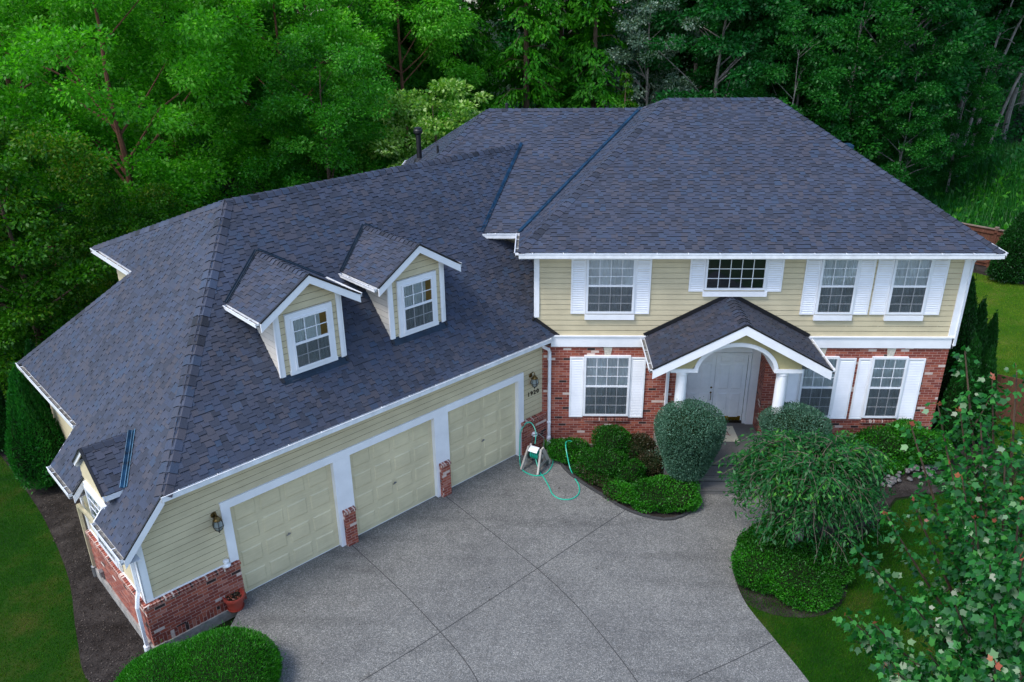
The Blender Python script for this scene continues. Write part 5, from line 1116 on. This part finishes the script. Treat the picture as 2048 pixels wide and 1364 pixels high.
litter('mulch_chips', 'chips', 402, poly_pts([(6.3, -.1), (6.3, -2.4), (5.9, -3.2), (6.6, -4.3), (8.4, -3.4), (9.2, -2.4), (10.6, -2.1), (11.5, -1.4), (13.8, -.3), (15, 1.2), (15.3, 4), (11.2, 4), (11.2, -.1)], (6, 15.5, -4.5, 4), .014), 22000, .032, 'loose bark chips on the bed along the right side of the house')
litter('leaf_litter', 'chips', 403, poly_pts(drive, (-6, 6, -11, -.3), .022), 260, .035, 'few dry leaf fragments scattered on the driveway', dz=.004)
litter('roof_litter', 'chips', 404, lambda rng, n: (lambda u, w: np.stack([G0.x + S2 * (w - u), G0.y - S2 * (u + w), zf(w) + .02], 1))(rng.uniform(.5, 9.8, n), .2 - rng.random(n) ** 2 * 3.2), 160, .03, 'small dry twigs and leaf bits on the garage roof', dz=.005)

# ---- weeping tree in the front bed
def weeping(x, y):
    rng = random.Random(5); nr = np.random.default_rng(5); root = empty('weeping_tree', (x, y, 0), label='weeping cherry with bare tan twigs over the low hedge', cat='tree')
    mb = MB(); mb.tube([(-.12, -.05, -.1), (-.10, .0, .8), (.0, .05, 1.5), (.05, .0, 2.1)], [.13, .10, .09, .07], 9); mb.build('trunk', 'barkgrey', root)
    tw = MB(); P, D, N, L = [], [], [], []
    for i in range(150):
        a = rng.random() * 6.283; rr = rng.uniform(.6, 1.72) * (1 - .07 * math.cos(a)); r00 = rng.choice((0, .15, .35, .6, .8)) * rng.random(); z0 = 2.2 + rng.uniform(-.15, .3) - r00 * .15; top = rng.uniform(.25, .75) * (1 if rng.random() < .7 else .5); drop = rng.uniform(.7, 1.9); pts = []; a2 = a + rng.uniform(-.5, .5)
        for k in range(11):
            t = k / 10; r = r00 + (rr - r00) * (t ** .8); aa = a + (a2 - a) * t; z = z0 + top * math.sin(min(1, t * 1.6) * math.pi / 2) - drop * max(0, t - .35) ** 1.5 * 1.9
            pts.append(Vector((math.cos(aa) * r + rng.uniform(-.025, .025), math.sin(aa) * r * .92 + rng.uniform(-.025, .025), z + rng.uniform(-.02, .02))))
        tw.tube(pts, [.011 * (1 - .6 * k / 10) for k in range(11)], 4, cap=False)
        subs = [pts[1:]]
        for s_ in range(5):
            k = rng.randint(2, 8); b = pts[k]; an = rng.uniform(-1.7, 1.7) + a; ln = rng.uniform(.3, .85); q = [b + Vector((math.cos(an) * ln * t, math.sin(an) * ln * t, .16 * t - ln * .75 * t * t)) for t in (0, .25, .5, .75, 1)]; tw.tube(q, [.007, .006, .005, .004, .003], 3, cap=False); subs.append(q)
        bare = rng.random() < .22
        for q in subs:
            m = 0 if (bare and rng.random() < .6) else int(36 * len(q) / 5)
            for _ in range(m):
                k = rng.random() * (len(q) - 1); j = int(k); p = q[j].lerp(q[j + 1], k - j); P.append(p + Vector((nr.normal() * .065, nr.normal() * .065, nr.normal() * .05 - .01))); dr = (q[j + 1] - q[j]).normalized(); D.append(dr * .6 + Vector((nr.normal() * .75, nr.normal() * .75, -.25 + nr.normal() * .3))); N.append(Vector((nr.normal() * .5, nr.normal() * .5, 1))); L.append(.125 * rng.uniform(.6, 1.3))
    for q_ in (P, D, N): pass
    P, D, N, L = np.array([tuple(v) for v in P]), np.array([tuple(v) for v in D]), np.array([tuple(v) for v in N]), np.array(L)
    c = bpy.data.objects.new('crown', np_mesh('crown', leaf_quads(P, D, N, L, L * .34), 4, ['lf_weep'])); coll.objects.link(c); c.parent = root; tw.build('branches', 'twig', root)
weeping(6.15, -4.8)

# ---- red-tipped maple in the front right corner, close to the camera
def maple(x, y, tips):
    rng = random.Random(9); nr = np.random.default_rng(9); root = empty('maple_tree', (x, y, 0), label='leafy maple with reddish young leaves filling the lower right corner', cat='tree'); B0 = Vector((x, y, 0))
    mb = MB(); mb.tube([(0, 0, -.1), (.05, .02, 1.5), (0, .05, 3.2), (-.1, 0, 5.0)], [.16, .12, .09, .05], 9); P, D, N, L, MI = [], [], [], [], []
    for tip, dens in tips:
        tip = Vector(tip) - B0; z0 = max(1.2, min(4.2, tip.z - tip.to_2d().length * 1.0)); b = Vector((0, .03, z0)); mid = b.lerp(tip, .55) + Vector((0, 0, -.18)); n = 14; ln = (tip - b).length
        main = [((1 - t) ** 2) * b + 2 * t * (1 - t) * mid + t * t * tip for t in [k / n for k in range(n + 1)]]; mb.tube(main, [.030 * (1 - .85 * k / n) + .003 for k in range(n + 1)], 5, cap=False)
        subs = [main[int(n * .38):]]
        for _ in range(max(2, int(dens * .8))):
            k = rng.randint(int(n * .3), n - 3); p = main[k]; d = (tip - b).normalized(); v = Vector((rng.gauss(0, 1), rng.gauss(0, 1), rng.gauss(.15, .6))); v = (d * .9 + v * .55).normalized(); l = rng.uniform(.3, .85) * (1 - .5 * (k / n)); q = [p + v * l * t + Vector((0, 0, .08 * t * t)) for t in (0, .33, .66, 1)]; mb.tube(q, [.010, .008, .006, .003], 4, cap=False); subs.append(q)
        for si, q in enumerate(subs):
            tot = sum((q[i + 1] - q[i]).length for i in range(len(q) - 1)); m = max(6, int(tot / .0125)); 
            for j in range(m):
                k = (j + rng.random()) / m * (len(q) - 1); i = min(len(q) - 2, int(k)); p = q[i].lerp(q[i + 1], k - i); dr = (q[i + 1] - q[i]).normalized(); s_ = Vector((rng.gauss(0, 1), rng.gauss(0, 1), rng.gauss(-.1, .5))); s_ = (s_ - dr * s_.dot(dr)).normalized()
                pet = s_ * rng.uniform(.03, .12) + dr * .04; P.append(p + pet); D.append(s_ * .7 + dr * .5 + Vector((0, 0, -.65))); N.append(Vector((rng.gauss(0, .85), rng.gauss(0, .85), .9))); endness = 1 - k / (len(q) - 1)
                L.append(rng.uniform(.042, .098)); e_ = rng.random(); MI.append(1 if e_ < .012 else 2 if e_ > .999 else 0)
            for _ in range(3): P.append(q[-1] + Vector((rng.gauss(0, .02), rng.gauss(0, .02), .01))); D.append((q[-1] - q[-2]).normalized() + Vector((rng.gauss(0, .4), rng.gauss(0, .4), .2))); N.append(Vector((rng.gauss(0, .5), rng.gauss(0, .5), .7))); L.append(rng.uniform(.05, .085)); MI.append(2 if (si == 0 and rng.random() < .38) or rng.random() < .01 else 0)
    P, D, N, L = [np.array([tuple(v) if hasattr(v, 'x') else v for v in x]) for x in (P, D, N, L)]
    c = bpy.data.objects.new('crown', np_mesh('crown', maple_quads(P, D, N, L), len(MAPLE), ['lf_maple', 'lf_maplepale', 'lf_maplered'], np.array(MI))); coll.objects.link(c); c.parent = root; mb.build('trunk', 'bark', root)
TIPS = [((4.81, -11.93, 8.52), 2), ((4.65, -11.94, 7.84), 2), ((4.85, -12.06, 7.82), 3), ((4.39, -11.95, 7.58), 2), ((3.32, -13.59, 6.25), 3), ((3.6, -13.0, 6.6), 3), ((3.42, -14.32, 6.31), 3), ((4.37, -12.41, 6.84), 2), ((4.0, -12.64, 6.81), 2), ((5.23, -11.86, 8.13), 4), ((5.34, -12.07, 8.36), 4), ((5.02, -12.18, 7.79), 4), ((4.56, -12.62, 7.48), 4), ((3.81, -13.91, 6.66), 5), ((3.49, -13.85, 6.37), 3), ((3.8, -14.36, 6.49), 6), ((3.5, -14.48, 6.35), 4), ((4.52, -12.97, 7.52), 6), ((4.93, -12.88, 7.83), 7), ((4.46, -13.44, 7.36), 7), ((4.72, -13.63, 7.74), 8), ((4.35, -14.01, 7.27), 8), ((4.49, -14.22, 7.5), 8), ((4.05, -14.14, 6.89), 7), ((4.24, -14.43, 7.05), 8), ((4.4, -14.57, 7.18), 8), ((3.94, -14.56, 6.69), 8), ((4.09, -14.83, 6.84), 8), ((4.22, -15.01, 6.92), 8), ((3.75, -14.79, 6.5), 7), ((3.91, -15.02, 6.69), 8), ((5.26, -12.79, 7.9), 6), ((4.63, -14.5, 7.29), 7), ((5.13, -13.44, 7.61), 7), ((5.08, -12.82, 6.85), 8), ((4.71, -13.28, 6.34), 7), ((4.73, -14.1, 6.44), 8), ((6.59, -15.04, 5.39), 6), ((6.39, -15.2, 5.41), 6), ((8.29, -11.9, 6.68), 6), ((6.55, -13.08, 4.97), 6), ((6.43, -15.02, 4.75), 6), ((8.32, -11.77, 6.82), 6), ((8.0, -14.63, 5.08), 6), ((7.57, -12.21, 6.99), 6), ((8.2, -15.11, 6.12), 6), ((7.68, -13.22, 4.62), 6), ((7.18, -15.1, 7.27), 6), ((8.16, -13.04, 5.05), 6)]
maple(5.9, -12.6, TIPS)

# ---- fences
def fence(name, label, A, B, h, n_posts, arch=False):
    A, B = Vector(A), Vector(B); d = (B - A); L = d.length; d.normalize(); nrm = Vector((-d.y, d.x, 0)); root = empty(name, tuple(A), label=label, cat='fence'); o = Fr((0, 0, 0), (d.y, -d.x, 0)); rng = random.Random(3)
    mb = MB(); k = 0
    while k < L:
        hh = h - (.0 if not arch else .45 * ((k / L) ** 2)) + (0 if not arch else 0); mb.box(o, k, min(L, k + .138), -.012 + rng.uniform(-.003, .003), .012, .05, hh - .06); k += .145
    mb.build('board_panel', 'fence', root)
    if not arch:
        mb = MB(); mb.box(o, 0, L, -.07, .07, h - .045, h - .01); mb.build('cap_rail', 'fencecap', root)
        mb = MB(); mb.box(o, 0, L, .02, .06, h - .25, h - .16); mb.build('rail', 'fence', root); mb = MB(); mb.box(o, 0, L, .02, .06, .2, .29); mb.build('rail', 'fence', root)
    for i in range(n_posts):
        a = L * i / (n_posts - 1); mb = MB(); mb.box(o, a - .06, a + .06, -.06, .06, 0, h + .02 - (.45 * ((a / L) ** 2) if arch else 0)); ps = mb.build('post', 'fence', root)
        mb = MB(); mb.box(o, a - .085, a + .085, -.085, .085, h + .02 - (.45 * ((a / L) ** 2) if arch else 0), h + .07 - (.45 * ((a / L) ** 2) if arch else 0)); mb.build('post_cap', 'fencecap', ps)
fence('wooden_fence', 'brown board fence along the back of the far lawn', (14.2, 20.9, 0), (26.2, 9.9, 0), 1.8, 7)
fence('wooden_fence', 'brown fence with a curved falling top beyond the arborvitae', (13.3, 1.9, 0), (17.2, -.2, 0), 1.5, 3, arch=True)

# ---- stones edging the right bed
rr = random.Random(8); protos = []
for k in range(4):
    mb = MB(); q = random.Random(k); R0 = []
    for j in range(6):
        th = math.pi * j / 5; R0.append([Vector((math.sin(th) * math.cos(i * .785) * q.uniform(.85, 1.1), math.sin(th) * math.sin(i * .785) * q.uniform(.7, .9), -math.cos(th) * .62)) * .105 for i in range(8)])
    for j in range(5):
        for i in range(8): mb.face([R0[j][i], R0[j][(i + 1) % 8], R0[j + 1][(i + 1) % 8], R0[j + 1][i]], smooth=True)
    protos.append(mb.build('river_stone', 'rock').data)
for o in [o for o in scene.objects if o.name.startswith('river_stone')]: bpy.data.objects.remove(o)
edge = curve([(8.75, -2.05), (9.2, -2.0), (9.7, -1.75), (10.2, -1.55), (10.7, -1.3), (11.0, -1.05)], 12)
for i in range(46):
    p = edge[int(rr.random() * (len(edge) - 1))]; t = rr.random(); o = bpy.data.objects.new('river_stone', protos[i % 4]); coll.objects.link(o); s = rr.uniform(.55, 1.05)
    o.location = (p[0] + rr.uniform(-.1, .1), p[1] + t * .30 - .05, .05 + t * .14); o.rotation_euler = (rr.uniform(-.3, .3), rr.uniform(-.3, .3), rr.random() * 6); o.scale = (s, s, s)
    tag(o, 'rounded grey stone in the low stone edging below the right-hand shrubs', 'stone', 'stones edging the right bed')

# ---- pot
pt = empty('flower_pot', (-6.36, -6.80, .022), label='red plastic flower pot with soil beside the garage knee wall', cat='pot')
mb = MB(); mb.lathe((0, 0, .02), [(.13, 0), (.15, .01), (.195, .24), (.195, .255), (.225, .26), (.228, .31), (.222, .335), (.205, .335), (.195, .28), (.0, .27)], 28); mb.build('pot', 'pot', pt)
mb = MB(); mb.lathe((0, 0, 0), [(.155, 0), (.17, .005), (.18, .04), (.17, .04), (.16, .02)], 24); mb.build('saucer', 'pot', pt)
mb = MB(); mb.lathe((0, 0, .27), [(.0, .03), (.12, .035), (.197, .02)][::-1], 20); mb.build('soil', 'soil', pt)
rng = np.random.default_rng(4); n = 70; a = rng.random(n) * 6.28; r = rng.random(n) ** .5 * .16; P = np.stack([np.cos(a) * r, np.sin(a) * r, np.full(n, .305) + rng.random(n) * .02], 1)
c = bpy.data.objects.new('dry_leaves', np_mesh('dry_leaves', leaf_quads(P, rng.normal(size=(n, 3)) * np.array([1, 1, .2]), rng.normal(size=(n, 3)) * .4 + np.array([0, 0, 1]), np.full(n, .05), np.full(n, .03)), 4, ['lf_maplered', 'lf_brown'], (rng.random(n) > .45).astype(np.int32))); coll.objects.link(c); c.parent = pt
# ---- doormat
mt = MB(); mt.box(Fr((0, 0, 0), (0, -1, 0)), -.36, .36, -.42, .42, 0, .012); o = mt.build('doormat', 'mat'); o.location = (5.29, -.07, .422); o.rotation_euler = (0, 0, .02); tag(o, 'cream doormat with a faded red print in front of the double doors', 'doormat')
mt = MB(); rq = random.Random(2)
for k in range(5): x0, y0 = rq.uniform(-.15, .15), rq.uniform(-.1, .25); mt.tube([(x0, y0, .013), (x0 + rq.uniform(-.12, .12), y0 - .06, .013), (x0 + rq.uniform(-.05, .2), y0 - .14, .013)], .012, 4)
mt.build('print', 'matred', o)

# ---- hose reel and hose
hr = empty('hose_reel', (.02, -1.22, .022), rz=-.5, label='grey garden hose reel cart with white hood by the downspout', cat='hose reel')
for sx in (-.20, .20):
    mb = MB(); mb.beam((sx * 1.25, -.33, .02), (sx * .9, -.02, .62), .05, .10); mb.beam((sx * 1.25, .33, .02), (sx * .9, .04, .62), .05, .10); mb.beam((sx, -.22, .16), (sx, .22, .16), .04, .06); mb.lathe((sx - .025, 0, .40), [(.06, 0), (.06, .05)], 12, ax=(1, 0, 0)); mb.build('side_frame', 'reel', hr)
mb = MB(); mb.lathe((-.17, 0, .40), [(.17, 0), (.17, .015), (.07, .02), (.07, .32), (.17, .325), (.17, .34)], 20, ax=(1, 0, 0)); mb.build('drum', 'reeldark', hr)
mb = MB(); pts = []
for k in range(9 * 16): a = k / 16 * 6.283; r = .105 + .012 * (k % 32 > 16); pts.append((-.13 + .26 * (k / (9 * 16)), math.cos(a) * r, .40 + math.sin(a) * r))
mb.tube(pts, .0105, 5); mb.build('wound_hose', 'hose', hr)
mb = MB(); 
for k in range(5):
    t0, t1 = .1 + k * .15, .25 + k * .15; mb.hull8([(-.13, .24 * -math.sin(t0), .40 + .24 * math.cos(t0)), (.13, .24 * -math.sin(t0), .40 + .24 * math.cos(t0)), (.13, .24 * -math.sin(t1), .40 + .24 * math.cos(t1)), (-.13, .24 * -math.sin(t1), .40 + .24 * math.cos(t1)), (-.13, .26 * -math.sin(t0), .40 + .26 * math.cos(t0)), (.13, .26 * -math.sin(t0), .40 + .26 * math.cos(t0)), (.13, .26 * -math.sin(t1), .40 + .26 * math.cos(t1)), (-.13, .26 * -math.sin(t1), .40 + .26 * math.cos(t1))])
mb.build('hood', 'white', hr)
mb = MB(); mb.tube([(-.19, .10, .58), (-.17, .16, .88), (.0, .18, .95), (.17, .16, .88), (.19, .10, .58)], .014, 6); mb.build('push_handle', 'reeldark', hr)
for sx in (-.24, .24): mb = MB(); mb.lathe((sx - .02, .26, .09), [(.09, 0), (.09, .04)], 16, ax=(1, 0, 0)); mb.build('wheel', 'reeldark', hr)
z_ = .036
loop = [(.02, -1.25, .30), (.12, -1.50, .06), (.24, -1.76, z_), (.38, -2.2, z_), (.45, -2.49, z_), (.6, -2.69, z_), (.78, -2.75, z_), (.98, -2.7, z_), (1.14, -2.48, z_), (1.16, -2.12, z_), (1.05, -1.72, z_), (.95, -1.38, .10), (.86, -1.10, .42), (.84, -.86, .56), (.92, -.74, .56), (1.02, -.72, .53)]
mb = MB(); mb.tube(curve(loop, 6), .0155, 6); tag(mb.build('garden_hose', 'hose'), 'turquoise hose looping over the driveway into the left bed', 'hose')
loop = [(-.30, -.66, 1.00), (-.40, -.72, .80), (-.42, -.85, .40), (-.42, -1.0, .12), (-.36, -1.35, z_), (-.18, -1.58, z_), (.05, -1.68, z_), (.28, -1.58, z_), (.43, -1.30, z_), (.50, -.95, .05), (.48, -.70, .20), (.42, -.52, .34)]
mb = MB(); mb.tube(curve([(.0, -1.0, .62), (.02, -.80, .86), (-.08, -.62, 1.02), (-.2, -.6, 1.06)] + loop, 6), .0155, 6); tag(mb.build('garden_hose', 'hose'), 'turquoise hose loop wrapped round the reel cart', 'hose')
mb = MB(); mb.lathe((0, 0, 0), [(.075, 0), (.085, .05), (.06, .10), (.02, .11)], 12); o = mb.build('hose_holder', 'white'); o.location = tuple(FG.p(-.42, .11, .55)); o.rotation_euler = (math.radians(70), 0, math.radians(45)); tag(o, 'small white hose bracket on the knee wall above the reel', 'bracket')
